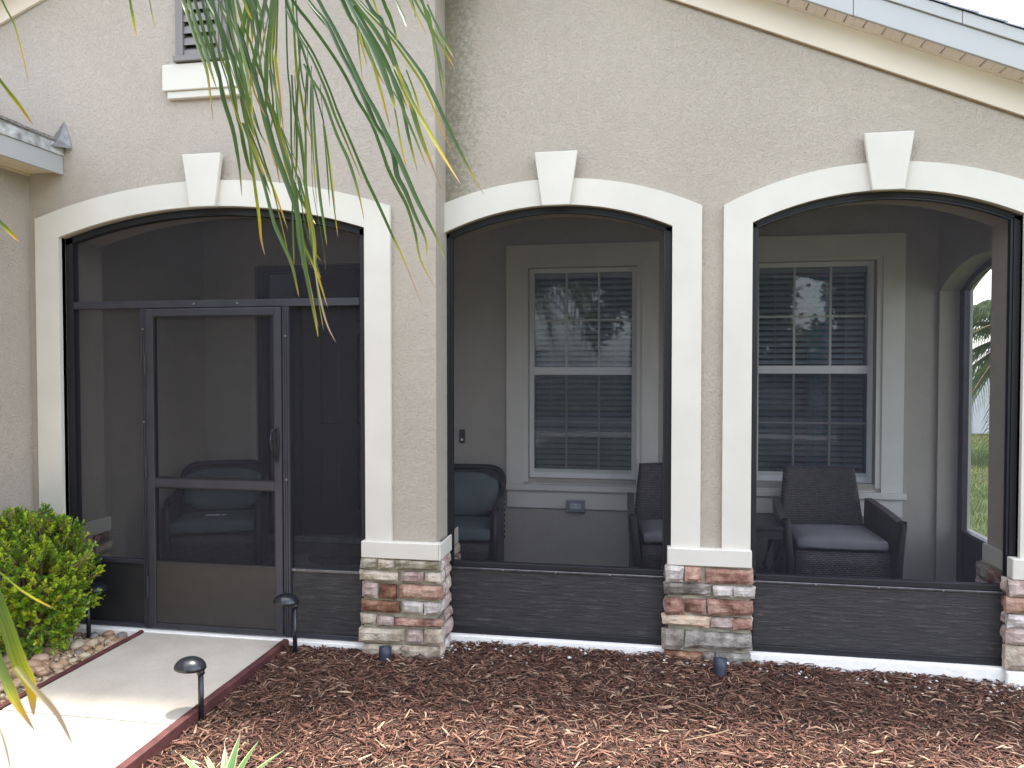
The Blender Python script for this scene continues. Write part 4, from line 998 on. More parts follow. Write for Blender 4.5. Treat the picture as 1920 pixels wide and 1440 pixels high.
# walkway: slabs with an open joint
def slab_piece(yA, yB):
    o = MB().box(wx0, wx1, yA, yB, -.20, -.010).build('walkway_slab', M['walk'], walkp, bevel=.006, seg=2); return o
walkp = box('walkway', M['soil'], None, wx0+.01, wx1-.01, -9.5, -.02, -.22, -.10); walkp['kind'] = 'structure'
for a, b in ((-1.116, -.014), (-1.98, -1.124), (-2.66, -1.988), (-3.56, -2.668), (-9.4, -3.568)): slab_piece(a, b)
# rubber edging each side of the walk
def edging(x0, x1, lab, h, seed):
    r2 = random.Random(seed); yv = lin(-.02, -4.4, 60)
    mb = MB(); A = []
    prof = [(-.5, -.12), (-.5, .55), (-.28, 1.0), (.28, 1.0), (.5, .55), (.5, -.12)]
    rows_ = []
    for q in yv:
        off = .004*math.sin(q*3.1+seed)+r2.uniform(-.0025, .0025); hh = h*(1+.10*math.sin(q*2+seed)+r2.uniform(-.06, .06))
        rows_.append([((x0+x1)/2+off+(x1-x0)*a, q, -.010+(hh*b if b > 0 else -.10)) for a, b in prof])
    for r_a, r_b in zip(rows_[:-1], rows_[1:]): mb.strip(r_a, r_b)
    mb.add(rows_[0], [tuple(range(6))])
    o = mb.build('edging', M['edging'], None); tag(o, lab, 'garden edging'); return o
edging(wx0-.030, wx0-.002, 'dark red edging strip between the river rocks and the walkway', .014, 1)
edging(wx1+.002, wx1+.046, 'dark red edging strip between the walkway and the wood mulch', .016, 2)

# ---- wood mulch: real shreds, one object
def chips_mesh(name, n, region, zfn, seed, lmin, lmax, wfac, dark):
    g = np.random.default_rng(seed)
    x0, x1, ya, yb = region
    X = g.uniform(x0, x1, n); u = g.random(n); Y = ya+(yb-ya)*u
    big = g.random(n) < .06
    Ln = np.where(big, g.uniform(.035, .085, n), g.uniform(lmin, lmax, n)*(.6+.8*g.random(n)))
    Wd = np.where(big, Ln*g.uniform(.12, .26, n), Ln*g.uniform(.045, .13, n)).clip(.0018, .018)
    Tk = np.minimum(Wd*.6, .006)
    Z = np.array([zfn(a, b) for a, b in zip(X, Y)]) + g.uniform(.0, .020, n)
    yaw = g.uniform(0, 2*np.pi, n); pit = g.normal(0, .20, n); rol = g.uniform(-.9, .9, n)
    bend = g.normal(0, .13, n)*Ln
    # 12 verts: 3 stations x 4 corners
    s = np.array([-.5, 0, .5]); tp = np.stack([g.uniform(.25, .8, n), np.ones(n), g.uniform(.15, .7, n)], 1)
    P = np.zeros((n, 3, 4, 3))
    cs = np.array([[-1, -1], [1, -1], [1, 1], [-1, 1]])*.5
    for i in range(3):
        for j in range(4):
            P[:, i, j, 0] = s[i]*Ln + g.normal(0, .05, n)*Ln*(i != 1)
            P[:, i, j, 1] = cs[j, 0]*Wd*tp[:, i] + (bend if i == 1 else 0)*.6
            P[:, i, j, 2] = cs[j, 1]*Tk*tp[:, i] + (np.abs(bend)*.35 if i == 1 else 0)
    cr, sr = np.cos(rol), np.sin(rol); cp, sp_ = np.cos(pit), np.sin(pit); cy, sy = np.cos(yaw), np.sin(yaw)
    x, yv, z = P[..., 0], P[..., 1], P[..., 2]
    e = lambda a: a[:, None, None]
    y2 = yv*e(cr)-z*e(sr); z2 = yv*e(sr)+z*e(cr)
    x3 = x*e(cp)-z2*e(sp_); z3 = x*e(sp_)+z2*e(cp)
    x4 = x3*e(cy)-y2*e(sy); y4 = x3*e(sy)+y2*e(cy)
    co = np.stack([x4+e(X), y4+e(Y), z3+e(Z)], -1).reshape(-1, 3)
    base = (np.arange(n)*12)[:, None]
    q = []
    for i in range(2):
        for j in range(4): q.append([i*4+j, i*4+(j+1) % 4, (i+1)*4+(j+1) % 4, (i+1)*4+j])
    q.append([3, 2, 1, 0]); q.append([8, 9, 10, 11])
    q = np.array(q).reshape(1, -1); faces = (base+q).reshape(-1)
    nf = n*10
    me = bpy.data.meshes.new(name)
    me.vertices.add(len(co)); me.vertices.foreach_set('co', co.astype(np.float32).reshape(-1))
    me.loops.add(nf*4); me.loops.foreach_set('vertex_index', faces.astype(np.int32))
    me.polygons.add(nf); me.polygons.foreach_set('loop_start', (np.arange(nf)*4).astype(np.int32))
    me.update(calc_edges=True); me.validate()
    at = me.color_attributes.new('tint', 'FLOAT_COLOR', 'POINT')
    pal = np.array(dark); w = g.random(n); k = g.choice(len(pal), n, p=[.26, .26, .20, .14, .09, .05])
    c = pal[k]*(.75+.5*w)[:, None]
    c = np.repeat(c, 12, 0); c = np.concatenate([c, np.ones((len(c), 1))], 1)
    at.data.foreach_set('color', c.astype(np.float32).reshape(-1))
    o = bpy.data.objects.new(name, me); link(o); me.materials.append(M['chips']); return o
pal = [(.062, .029, .021), (.100, .047, .033), (.150, .073, .051), (.20, .108, .077), (.27, .17, .12), (.38, .27, .19)]
mu = chips_mesh('wood_mulch', 62000, (wx1+.045, 3.9, -2.0, RY+.22), lambda x, yv: bump_ground(x, yv), 11, .020, .078, 1, pal)
tag(mu, 'shredded brown wood mulch covering the bed in front of the porch', 'mulch', kind='stuff')
mu2 = chips_mesh('wood_mulch', 9000, (wx1+.045, 4.5, -4.5, -1.9), lambda x, yv: bump_ground(x, yv), 12, .03, .07, 1, pal); mu2.parent = mu; mu2['kind'] = 'stuff'

# ---- river rocks and pea gravel left of the walk
proto_rock = []
for s_ in range(6):
    bm = bmesh.new(); bmesh.ops.create_icosphere(bm, subdivisions=2, radius=1.0)
    for v in bm.verts:
        n = mnoise.noise(v.co*1.1+Vector((s_*7, 3, 1))); v.co *= 1+.17*n
        v.co.z *= .62; v.co.y *= .78
    me = bpy.data.meshes.new('river_rock'); bm.to_mesh(me); bm.free(); me.materials.append(M['rock'])
    me.polygons.foreach_set('use_smooth', [True]*len(me.polygons)); proto_rock.append(me)
rb = bpy.data.objects['rock_bed']
r3 = random.Random(21); placed = []
tries = 0
while len(placed) < 210 and tries < 12000:
    tries += 1
    x = r3.uniform(XL+.02, wx0-.055); yv = r3.uniform(-1.5, -.03)
    dist = (wx0-x)
    rad = r3.uniform(.020, .036) if r3.random() < .6 else r3.uniform(.036, .056)
    if dist < .13 and yv < -.25 and r3.random() < .8: rad = r3.uniform(.012, .022)
    if any((x-a)**2+(yv-b)**2 < ((rad+c)*.78)**2 for a, b, c in placed): continue
    placed.append((x, yv, rad))
    o = bpy.data.objects.new('river_rock', r3.choice(proto_rock)); link(o); o.parent = rb
    o.location = (x, yv, -.050+rad*.42); o.rotation_euler = (r3.uniform(-.3, .3), r3.uniform(-.3, .3), r3.uniform(0, 6.28)); o.scale = (rad*1.15, rad*1.15, rad*1.1)
def pebbles(name, n, region, zf, r0, r1, cols, seed, dens=None):
    g = random.Random(seed); V = []; F = []; C = []
    base = [(1, 0, 0), (-1, 0, 0), (0, 1, 0), (0, -1, 0), (0, 0, 1), (0, 0, -1)]
    tri = [(0, 2, 4), (2, 1, 4), (1, 3, 4), (3, 0, 4), (2, 0, 5), (1, 2, 5), (3, 1, 5), (0, 3, 5)]
    for _ in range(n):
        x = g.uniform(region[0], region[1]); yv = g.uniform(region[2], region[3])
        if dens and g.random() > dens(x, yv): continue
        r_ = g.uniform(r0, r1); Mx = Matrix.Rotation(g.uniform(0, 6.28), 3, 'Z') @ Matrix.Rotation(g.uniform(-.5, .5), 3, 'X')
        k = len(V); c = g.choice(cols); vv = g.uniform(.75, 1.2)
        for b in base:
            p = Mx @ Vector((b[0]*r_*g.uniform(.8, 1.3), b[1]*r_*g.uniform(.7, 1.1), b[2]*r_*.6)); V.append((p.x+x, p.y+yv, p.z+zf(x, yv)+r_*.3)); C.append((c[0]*vv, c[1]*vv, c[2]*vv, 1))
        F += [tuple(i+k for i in t_) for t_ in tri]
    o = mesh_obj(name, V, F, M['gravel'], smooth=True); at = o.data.color_attributes.new('tint', 'FLOAT_COLOR', 'POINT')
    at.data.foreach_set('color', [q for c in C for q in c]); return o
pg = pebbles('pea_gravel', 5200, (XL+.01, wx0-.032, -2.2, -.02), lambda x, yv: -.050+.012*r3.random(), .006, .014, [(.50, .36, .22), (.58, .45, .30), (.42, .26, .15), (.62, .54, .42), (.36, .30, .24)], 5)
tag(pg, 'fine tan pea gravel between the river rocks beside the walkway', 'gravel', kind='stuff')
wg = pebbles('white_gravel', 800, (0.02, 3.7, -.12, RY-.02), lambda x, yv: bump_ground(x, yv)+.016, .006, .015, [(.55, .53, .52), (.42, .40, .40), (.62, .60, .58), (.48, .38, .32)], 9,
            dens=lambda x, yv: (1.0 if (x < .22 or x > 3.1) else .20)*max(0, (yv+.12)/.33))
tag(wg, 'loose whitish gravel scattered along the foundation at the mulch edge', 'gravel', kind='stuff')

# ------------------------------------------------------------------ porch furniture
def panel(name, m, par, fn, nu, nv, th, su=1.0, sv=1.0):
    # curved slab: fn(u,v)->(pos, normal) ; uv in metres for the weave
    A = []; B = []; UV = []
    for j in range(nv+1):
        for i in range(nu+1):
            p, n = fn(i/nu, j/nv); p = Vector(p); n = Vector(n).normalized()
            A.append(p+n*th/2); B.append(p-n*th/2); UV.append((i/nu*su, j/nv*sv))
    w = nu+1; F = []; N = len(A)
    for j in range(nv):
        for i in range(nu):
            a = j*w+i; F.append((a, a+1, a+w+1, a+w)); F.append((N+a, N+a+w, N+a+w+1, N+a+1))
    ring = [i for i in range(w)]+[j*w+nu for j in range(1, nv+1)]+[nv*w+i for i in range(nu-1, -1, -1)]+[j*w for j in range(nv-1, 0, -1)]
    for k in range(len(ring)):
        a, b = ring[k], ring[(k+1) % len(ring)]; F.append((a, N+a, N+b, b))
    o = mesh_obj(name, A+B, F, m, par); me = o.data
    ul = me.uv_layers.new(name='UVMap'); uv2 = UV+UV
    for lp in me.loops: ul.data[lp.index].uv = uv2[lp.vertex_index]
    bm = bmesh.new(); bm.from_mesh(me); bmesh.ops.recalc_face_normals(bm, faces=bm.faces); bm.to_mesh(me); bm.free()
    me.polygons.foreach_set('use_smooth', [len(p.vertices) == 4 and i < 2*nu*nv for i, p in enumerate(me.polygons)])
    return o
def cushion(name, m, par, x0, x1, y0, y1, z0, z1, rx=0, cr=.03):
    bm = bmesh.new(); bmesh.ops.create_cube(bm, size=1)
    bmesh.ops.subdivide_edges(bm, edges=bm.edges[:], cuts=5, use_grid_fill=True)
    sx, sy, sz = x1-x0, y1-y0, z1-z0
    for v in bm.verts:
        a, b, c = v.co*2
        # superellipse rounding + puffed top
        puff = (1-a**4)*(1-b**4)
        zz = c*(.62+.38*puff)
        e = .5*(abs(c))**3
        v.co = Vector((a*sx/2*(1-.05*e*abs(a)**3), b*sy/2*(1-.05*e*abs(b)**3), zz*sz/2))
        v.co += Vector((0, 0, mnoise.noise(Vector((a*2+x0*7, b*2, c)))*.006))
    me = bpy.data.meshes.new(name); bm.to_mesh(me); bm.free(); me.materials.append(m)
    me.polygons.foreach_set('use_smooth', [True]*len(me.polygons))
    o = bpy.data.objects.new(name, me); link(o); o.parent = par; o.location = ((x0+x1)/2, (y0+y1)/2, (z0+z1)/2); o.rotation_euler = (rx, 0, 0); return o

def brown_chair(loc, rz, label, extra=False):
    t = thing('wicker_chair', label, 'chair', loc, rz, 'dark wicker porch chairs with grey seats')
    w = M['wicker']
    # tall back, narrower at the top, curved and leaning
    def back(u, v):
        a = (u-.5)*2; hw = .345-.09*v**1.2 if v > .35 else .345-.012*v
        x = a*hw; yv = .26+.13*v-.075*a*a*(1-.3*v); z = .03+.90*v
        return (x, yv, z), (-.35*a, -1, .15)
    panel('backrest', w, t, back, 14, 16, .045, .64, .93)
    for s in (-1, 1):
        def arm(u, v, s=s):
            # u from back to front, v up
            yv = .27-.60*u; top = .705-.055*u-.02*u*u; x = s*(.325+.030*math.sin(u*1.6)+(.030*v*v)*(.4+.6*u)); z = .02+(top-.02)*v
            return (x, yv, z), (s, 0, .05)
        panel('armrest', w, t, arm, 10, 12, .050, .60, .68)
        # rolled front edge
        MB().tube([(s*(.350), -.335, .02), (s*.353, -.338, .35), (s*.380, -.335, .62), (s*.384, -.320, .640)], .030, 8).build('arm_front', w, t, smooth=True)
    def skirt(u, v): return ((u-.5)*.62, -.30, .02+.40*v), (0, -1, 0)
    panel('front_skirt', w, t, skirt, 6, 4, .03, .62, .40)
    box('seat_deck', M['wicker'], t, -.30, .30, -.29, .22, .37, .415)
    cushion('seat_cushion', M['grey_cush'], t, -.295, .295, -.325, .22, .425, .525)
    return t
brown_chair((1.50, 1.42, 0), R(6), 'dark brown wicker armchair half hidden behind the middle stone pier')
brown_chair((2.585, 1.42, 0), R(1), 'tall dark brown wicker armchair with grey cushion in the right arch')

def green_chair(loc, rz, label):
    t = thing('wicker_chair', label, 'chair', loc, rz, 'plum wicker porch chairs with teal cushions')
    w = M['wicker2']
    def back(u, v):
        a = (u-.5)*2; hw = .345*(1-.10*max(0, v-.8)*5*.3)
        x = a*hw; yv = .20+.15*v-.05*a*a; z = .05+.80*v-.09*max(0, abs(a)-.72)**1.0*v*1.6
        return (x, yv, z), (-.3*a, -1, .15)
    panel('backrest', w, t, back, 12, 10, .03, .68, .80)
    # rounded rim over the back, down into the arms
    rim = []
    for k in range(25):
        th = math.pi*k/24; a = math.cos(th)
        e = .32
        x = -.345*math.copysign(abs(a)**e, a); zz = .86*1.0-(1-abs(math.sin(th))**.5)*.17
        rim.append((x, .345-.055*abs(a)**2-.10*(1-abs(math.sin(th))**.5), zz))
    MB().tube(rim, .026, 8).build('back_rim', w, t, smooth=True)
    for s in (-1, 1):
        MB().tube([(s*.345, .19, .70), (s*.352, .10, .655), (s*.352, -.10, .635), (s*.350, -.26, .625), (s*.345, -.315, .590), (s*.342, -.32, .02)], .028, 8).build('armrest', w, t, smooth=True)
        def side(u, v, s=s): return (s*.345, .22-.53*u, .03+.58*v), (s, 0, 0)
        panel('side_panel', w, t, side, 6, 6, .018, .53, .58)
        # braided beads along the rim
        mb = MB()
        for k in range(9):
            z = .66-.06*k if False else .30+.045*k
            mb.lathe([(.0001, -.016), (.014, -.010), (.017, 0), (.014, .010), (.0001, .016)], 6, (s*.345, .235-.0*k, z))
        mb.build('braid', w, t)
    def skirt(u, v): return ((u-.5)*.66, -.295, .03+.34*v), (0, -1, 0)
    panel('front_skirt', w, t, skirt, 6, 4, .03, .66, .34)
    box('seat_deck', w, t, -.32, .32, -.28, .20, .33, .365)
    cushion('seat_cushion', M['teal_cush'], t, -.315, .315, -.325, .18, .37, .495)
    cushion('back_cushion', M['teal_cush'], t, -.31, .31, -.055, .055, .0, .36, 0).location = (0, .175, .66)
    bc = [c for c in t.children if c.name.startswith('back_cushion')][0]
    bc.data.transform(Matrix.Identity(4)); bc.rotation_euler = (R(-14), 0, 0)
    return t
green_chair((-2.235, 1.36, 0), R(20), 'wicker chair with teal cushions in the corner behind the screen door')
green_chair((-.235, 1.45, 0), R(3), 'wicker chair with teal cushions left of the first porch window')
o = MB().box(-.055, .055, -.006, .006, 0, .006).box(.066, .105, -.005, .005, 0, .005).build('paper_strip', M['white'], None)
o.location = (-2.205, 1.20, .500); o.rotation_euler = (0, 0, R(20)); tag(o, 'thin white strip lying on the teal seat behind the screen door', 'paper')

t = thing('side_table', 'small dark side table with curved legs between the two brown chairs', 'table', (2.02, 1.30, 0))
box('tabletop', M['table'], t, -.215, .215, -.24, .24, .565, .592, bevel=.006)
box('apron', M['table'], t, -.19, .19, -.215, .215, .50, .564)
for sx in (-1, 1):
    for sy in (-1, 1):
        MB().tube([(sx*.175, sy*.20, .52), (sx*.155, sy*.185, .40), (sx*.10, sy*.13, .24), (sx*.14, sy*.16, .10), (sx*.20, sy*.21, .005)], [.020, .019, .015, .014, .016], 8).build('leg', M['table'], t, smooth=True)
box('shelf', M['table'], t, -.13, .13, -.15, .15, .19, .205)

# doormat, doorbell, outlet
n = 28; poly = [(.31*math.cos(math.pi*k/n), -.30*math.sin(math.pi*k/n)) for k in range(n+1)]
o = MB().prism(poly, 0, .014, 'z').build('doormat', M['mat_brown'], None, bevel=.003); o.location = (-1.40, 1.955, .001)
tag(o, 'half round grey doormat lying in front of the dark front door', 'doormat')
t = thing('doorbell', 'narrow black doorbell plate on the wall beside the teal cushioned chair', 'doorbell', (-.318, BK, 1.04))
box('plate', M['black_plastic'], t, -.024, .024, -.022, -.001, 0, .118, bevel=.003); MB().lathe([(.0001, .004), (.009, .003), (.011, 0)], 12).build('button', M['plate'], t).location = (0, -.022, .030)
[c for c in t.children if c.name.startswith('button')][0].rotation_euler = (math.pi/2, 0, 0)
t = thing('outlet_box', 'clear covered electrical outlet under the left porch window', 'outlet', (.673, BK-.025, .474))
box('base', M['grey_box'], t, -.075, .075, -.012, .0, 0, .100, bevel=.003)
pl = box('outlet_plate', M['plate'], t, -.046, .042, -.018, -.0125, .028, .072, bevel=.002)
mb = MB()
for cx in (-.024, .020):
    for dx, dz in ((-.007, .006), (.007, .006), (0, -.008)): mb.box(cx+dx-.0022, cx+dx+.0022, -.0195, -.0182, .050+dz-.005, .050+dz+.005)
mb.build('socket_slots', M['dark'], t)
mb = MB(); mb.box(-.082, .082, -.060, -.056, -.004, .106); mb.box(-.082, -.078, -.056, -.001, -.004, .106); mb.box(.078, .082, -.056, -.001, -.004, .106); mb.box(-.078, .078, -.056, -.001, .102, .106); mb.box(-.078, .078, -.056, -.001, -.004, .0)
mb.build('cover', M['clear'], t)

# ------------------------------------------------------------------ garden lamps
def path_light(loc, rz, label, h=.29, tilt=0.0):
    t = thing('path_light', label, 'garden light', loc, rz, 'black mushroom path lights along the walkway')
    MB().tube([(0, 0, -.05), (0, 0, h-.035)], .0135, 10).build('stem', M['black_lamp'], t, smooth=True)
    MB().lathe([(.0001, h-.012), (.018, h-.014), (.020, h-.040), (.0135, h-.046)], 12).build('collar', M['black_lamp'], t, smooth=True)
    prof = [(.0001, .052), (.022, .050), (.044, .043), (.062, .031), (.074, .015), (.078, 0.0), (.076, -.003), (.060, .004), (.03, .006), (.0001, .006)]
    o = MB().lathe(prof, 28).build('hat', M['black_lamp'], t, smooth=True); o.location = (-.052, 0, h-.008); o.rotation_euler = (0, R(4), 0); o.scale = (1, .9, 1)
    return t
path_light((-.950, -.965, -.055), R(10), 'black mushroom path light standing alone beside the walkway in the mulch', .272)
path_light((-.858, -.12, -.045), R(6), 'black mushroom path light standing against the screen door frame', .330)
path_light((-2.285, -.10, -.055), R(180), 'black mushroom path light half hidden behind the green bush', .335)
def spot(loc, label, tx, rz, h=.115):
    t = thing('spot_light', label, 'garden light', loc, rz, 'dark blue garden spotlights at the stone piers')
    prof = [(.0001, -.03), (.028, -.03), (.034, 0), (.037, h*.55), (.038, h), (.034, h), (.032, h-.012), (.0001, h-.014)]
    o = MB().lathe(prof, 22).build('housing', M['navy_lamp'], t, smooth=False); o.rotation_euler = (tx, 0, 0)
    me = o.data; me.polygons.foreach_set('use_smooth', [True]*len(me.polygons))
    MB().tube([(0, 0, -.12), (0, 0, -.01)], .010, 8).build('stake', M['navy_lamp'], t)
    return t
spot((-.285, -.13, -.060), 'short dark blue spotlight in the mulch before the left stone pier', R(-8), 0, .100)
spot((1.660, -.005, -.065), 'short dark blue spotlight in the mulch before the middle stone pier', R(-14), R(-5), .115)

# ------------------------------------------------------------------ plants
def tint_mesh(name, V, F, C, m, parent=None, smooth=False):
    o = mesh_obj(name, V, F, m, parent, smooth)
    at = o.data.color_attributes.new('tint', 'FLOAT_COLOR', 'POINT'); at.data.foreach_set('color', [float(q) for c in C for q in (c[0], c[1], c[2], 1)]); return o
def bush():
    t = thing('bush', 'rounded green boxwood bush at the left pier above the river rocks', 'bush', (-2.51, -.34, -.07))
    g = random.Random(31); V = []; F = []; C = []; st = MB()
    def leaf(p, d, up, L_, W_, c):
        d = d.normalized(); s = d.cross(up)
        s = s.normalized() if s.length > 1e-3 else Vector((1, 0, 0)); n = s.cross(d)
        k = len(V)
        V.extend([p, p+d*L_*.45+s*W_*.5+n*W_*.12, p+d*L_*.85+s*W_*.36+n*W_*.10, p+d*L_, p+d*L_*.85-s*W_*.36+n*W_*.10, p+d*L_*.45-s*W_*.5+n*W_*.12, p+d*L_*.5-n*W_*.06])
        F.extend([(k, k+1, k+6), (k+1, k+2, k+3, k+6), (k+6, k+3, k+4, k+5), (k, k+6, k+5)]); C.extend([c]*7)
    def shell(th, ph):
        # lumpy egg shape
        d = Vector((math.cos(th)*math.sin(ph), math.sin(th)*math.sin(ph), math.cos(ph)))
        r_ = 1+.20*mnoise.noise(d*1.7+Vector((3, 1, 8)))+.12*mnoise.noise(d*4.2)
        low = 1 if d.z > -.25 else 1-.22*(-d.z-.25)
        return Vector((d.x*.365*r_*low, d.y*.34*r_*low, .44+d.z*.47*r_))
    stems = []
    for i in range(16):
        a = g.uniform(0, 6.28); q = shell(a, g.uniform(.1, 1.2))
        pts = [Vector((g.uniform(-.06, .06), g.uniform(-.05, .05), 0)), q*.45+Vector((g.uniform(-.03, .03), 0, .02)), q*.92]
        st.tube(pts, [.010, .007, .003], 5); stems.append(pts)
    nT = 2100
    for i in range(nT):
        th = g.uniform(0, 6.28); ph = math.acos(g.uniform(-.80, 1))
        q = shell(th, ph); dep = 1-abs(g.gauss(0, .13))
        if mnoise.noise(Vector((q.x*6, q.y*6, q.z*6)))*1.0 > .30: dep *= .82
        c0 = Vector((0, 0, .40)); q = c0+(q-c0)*dep
        if q.z < .04: q.z = .04+g.random()*.05
        out = (q-c0).normalized(); d = (out+Vector((g.uniform(-.5, .5), g.uniform(-.5, .5), g.uniform(.1, .8)))).normalized()
        tl = g.uniform(.04, .085); b0 = q-d*tl*.6
        st.tube([b0, b0+d*tl], [.0022, .0012], 4, cap=False)
        young = g.random()
        if young < .40: c = (.36, .48, .030)
        elif young < .52: c = (.42, .46, .035)
        elif young < .80: c = (.19, .32, .026)
        else: c = (.10, .20, .022)
        nl = g.randint(8, 12)
        for k in range(nl):
            f = (k+.5)/nl; p = b0+d*tl*(.1+.95*f)
            az = k*2.4+g.uniform(-.4, .4)
            a1 = d.cross(Vector((.3, .2, 1))).normalized(); a2 = d.cross(a1)
            ld = (a1*math.cos(az)+a2*math.sin(az))*(1.0-.45*f)+d*(.35+.6*f)
            vv = g.uniform(.75, 1.25)
            L_ = g.uniform(.018, .029)
            leaf(p, ld, d+Vector((0, 0, .5)), L_, L_*.68, (c[0]*vv, c[1]*vv, c[2]*vv))
    # a few long shoots sticking out
    for tip, nL in (((.44, .02, .66), 22), ((.50, -.02, .72), 16), ((.40, .0, .30), 26), ((.32, -.05, .38), 20), ((-.02, -.10, .93), 24), ((-.22, -.05, .90), 20), ((.12, -.1, .90), 18)):
        a = Vector(tip)*.62+Vector((0, 0, .10)); b = Vector(tip)
        st.tube([a, (a+b)/2+Vector((0, 0, -.01)), b], [.004, .003, .0018], 5)
        for k in range(nL):
            f = .35+.65*k/nL; p = a+(b-a)*f; d = (b-a).normalized()
            a1 = d.cross(Vector((0, 0, 1))).normalized(); a2 = d.cross(a1); az = k*2.4
            ld = (a1*math.cos(az)+a2*math.sin(az))*.9+d*.5; vv = g.uniform(.8, 1.2); L_ = g.uniform(.018, .028)
            leaf(p, ld, d+Vector((0, 0, .6)), L_, L_*.68, (.20*vv, .34*vv, .025*vv))
    tint_mesh('foliage', V, F, C, M['foliage'], t)['kind'] = 'stuff'
    st.build('twigs', M['twig'], t, fix=False)
bush()

def agave(loc, label, leaves, seed):
    t = thing('agave', label, 'plant', loc, 0, 'variegated agave plants at the front of the bed')
    g = random.Random(seed)
    for az, el, L_, W_ in leaves:
        d = Vector((math.sin(az)*math.cos(el), math.cos(az)*math.cos(el), math.sin(el))); side = d.cross(Vector((0, 0, 1))).normalized(); nrm = side.cross(d)
        n = 9; V = []; UV = []; F = []; mi = []
        for i in range(n+1):
            f = i/n; c = d*L_*f+nrm*(.10*L_*f*f)*-1+Vector((0, 0, -.05*L_*f*f))
            w = W_*(.62+.9*f if f < .35 else (.935*(1-((f-.35)/.65)**1.5)))*.5+.0006
            for q in (-1, -.74, 0, .74, 1):
                V.append(c+side*w*q+nrm*w*.35*abs(q)); UV.append((q*.5+.5, f))
        for i in range(n):
            for q in range(4):
                a = i*5+q; F.append((a, a+1, a+6, a+5)); mi.append(1 if q in (0, 3) else 0)
        o = mesh_obj('leaf', V, F, [M['agave'], M['agave_edge']], t, smooth=True); o.data.polygons.foreach_set('material_index', mi)
        ul = o.data.uv_layers.new(name='UVMap')
        for lp in o.data.loops: ul.data[lp.index].uv = UV[lp.vertex_index]
agave((-.475, -1.56, -.085), 'variegated agave with pointed cream edged leaves beside the walkway edging',
      [(-1.15, .50, .34, .044), (-.50, .80, .25, .038), (.0, 1.15, .27, .050), (.50, 1.0, .265, .044), (.95, .74, .31, .040), (-.95, .85, .22, .034), (1.9, .5, .24, .04), (2.8, .7, .24, .04), (-2.2, .6, .24, .04), (-2.9, .9, .2, .04), (-.9, .62, .25, .022), (1.35, .42, .26, .026)], 2)
agave((.395, -1.56, -.095), 'variegated agave of which only two tips rise into the photo at bottom centre',
      [(-.30, 1.2, .225, .040), (.75, .95, .245, .036), (2.2, .7, .2, .04), (-2.2, .7, .2, .04), (3.1, .9, .2, .04), (1.5, .5, .2, .035), (-1.4, .5, .2, .035)], 5)

# fine dead stalks lying on the mulch
def stalk(pts, label, r_=.003):
    o = MB().tube(pts, r_, 5).build('dead_stalk', M['twig'], None); tag(o, label, 'twig')
stalk([(1.10, -.47, -.030), (1.32, -.38, -.012), (1.50, -.48, -.015), (1.62, -.56, -.028)], 'bent pale dead stalk lying on the mulch before the middle arch', 0.002)
stalk([(1.42, -.80, -.040), (1.58, -.74, -.022), (1.63, -.70, -.022)], 'short pale stick lying on the mulch right of the bent stalk', .003)

# ---- palm whose fronds hang into the picture
PALM = Vector((-.75, -2.85, -.14))
palm = thing('palm_tree', 'palm tree with long drooping green and yellowing leaflets hanging before the left arch', 'palm tree', PALM)
MB().tube([(0, 0, -.1), (.02, 0, .8), (.0, .02, 1.8), (.04, .03, 2.75), (.05, .04, 3.05)], [.17, .145, .13, .125, .10], 14).build('trunk', M['trunk'], palm, smooth=True)
def ribbon(pts, w, roll, name, m, par, org, curl=.30, wprof=None):
    pts = [Vector(p)-org for p in pts]
    # smooth resample
    P = []
    seg = len(pts)-1
    for i in range(seg):
        p0, p1, p2, p3 = pts[max(i-1, 0)], pts[i], pts[i+1], pts[min(i+2, seg)]
        for k in range(3):
            t_ = k/3; P.append(.5*((2*p1)+(p2-p0)*t_+(2*p0-5*p1+4*p2-p3)*t_*t_+(3*p1-p0-3*p2+p3)*t_**3))
    P.append(pts[-1]); n = len(P)
    V = []; UV = []; F = []
    view = Vector((0.2, -1, 0))
    for i, p in enumerate(P):
        f = i/(n-1); tg = (P[min(i+1, n-1)]-P[max(i-1, 0)]).normalized()
        s = tg.cross(view).normalized(); nn = s.cross(tg).normalized()
        a = roll+curl*math.sin(f*3+roll*5); s2 = s*math.cos(a)+nn*math.sin(a); n2 = -s*math.sin(a)+nn*math.cos(a)
        ww = w*(.72+.5*f if f < .5 else .97*(1-((f-.5)/.5)**2.2)+.10)*.5
        V += [p-s2*ww+n2*ww*.45, p, p+s2*ww+n2*ww*.45]; UV += [(0, f), (.5, f), (1, f)]
    for i in range(n-1):
        for q in range(2): a = i*3+q; F.append((a, a+1, a+4, a+3))
    o = mesh_obj(name, V, F, m, par, smooth=True); ul = o.data.uv_layers.new(name='UVMap')
    for lp in o.data.loops: ul.data[lp.index].uv = UV[lp.vertex_index]
    return o
KM = {'g': M['leaf_g'], 'd': M['leaf_d'], 'y': M['leaf_y'], 'b': M['leaf_b']}
FR = {}
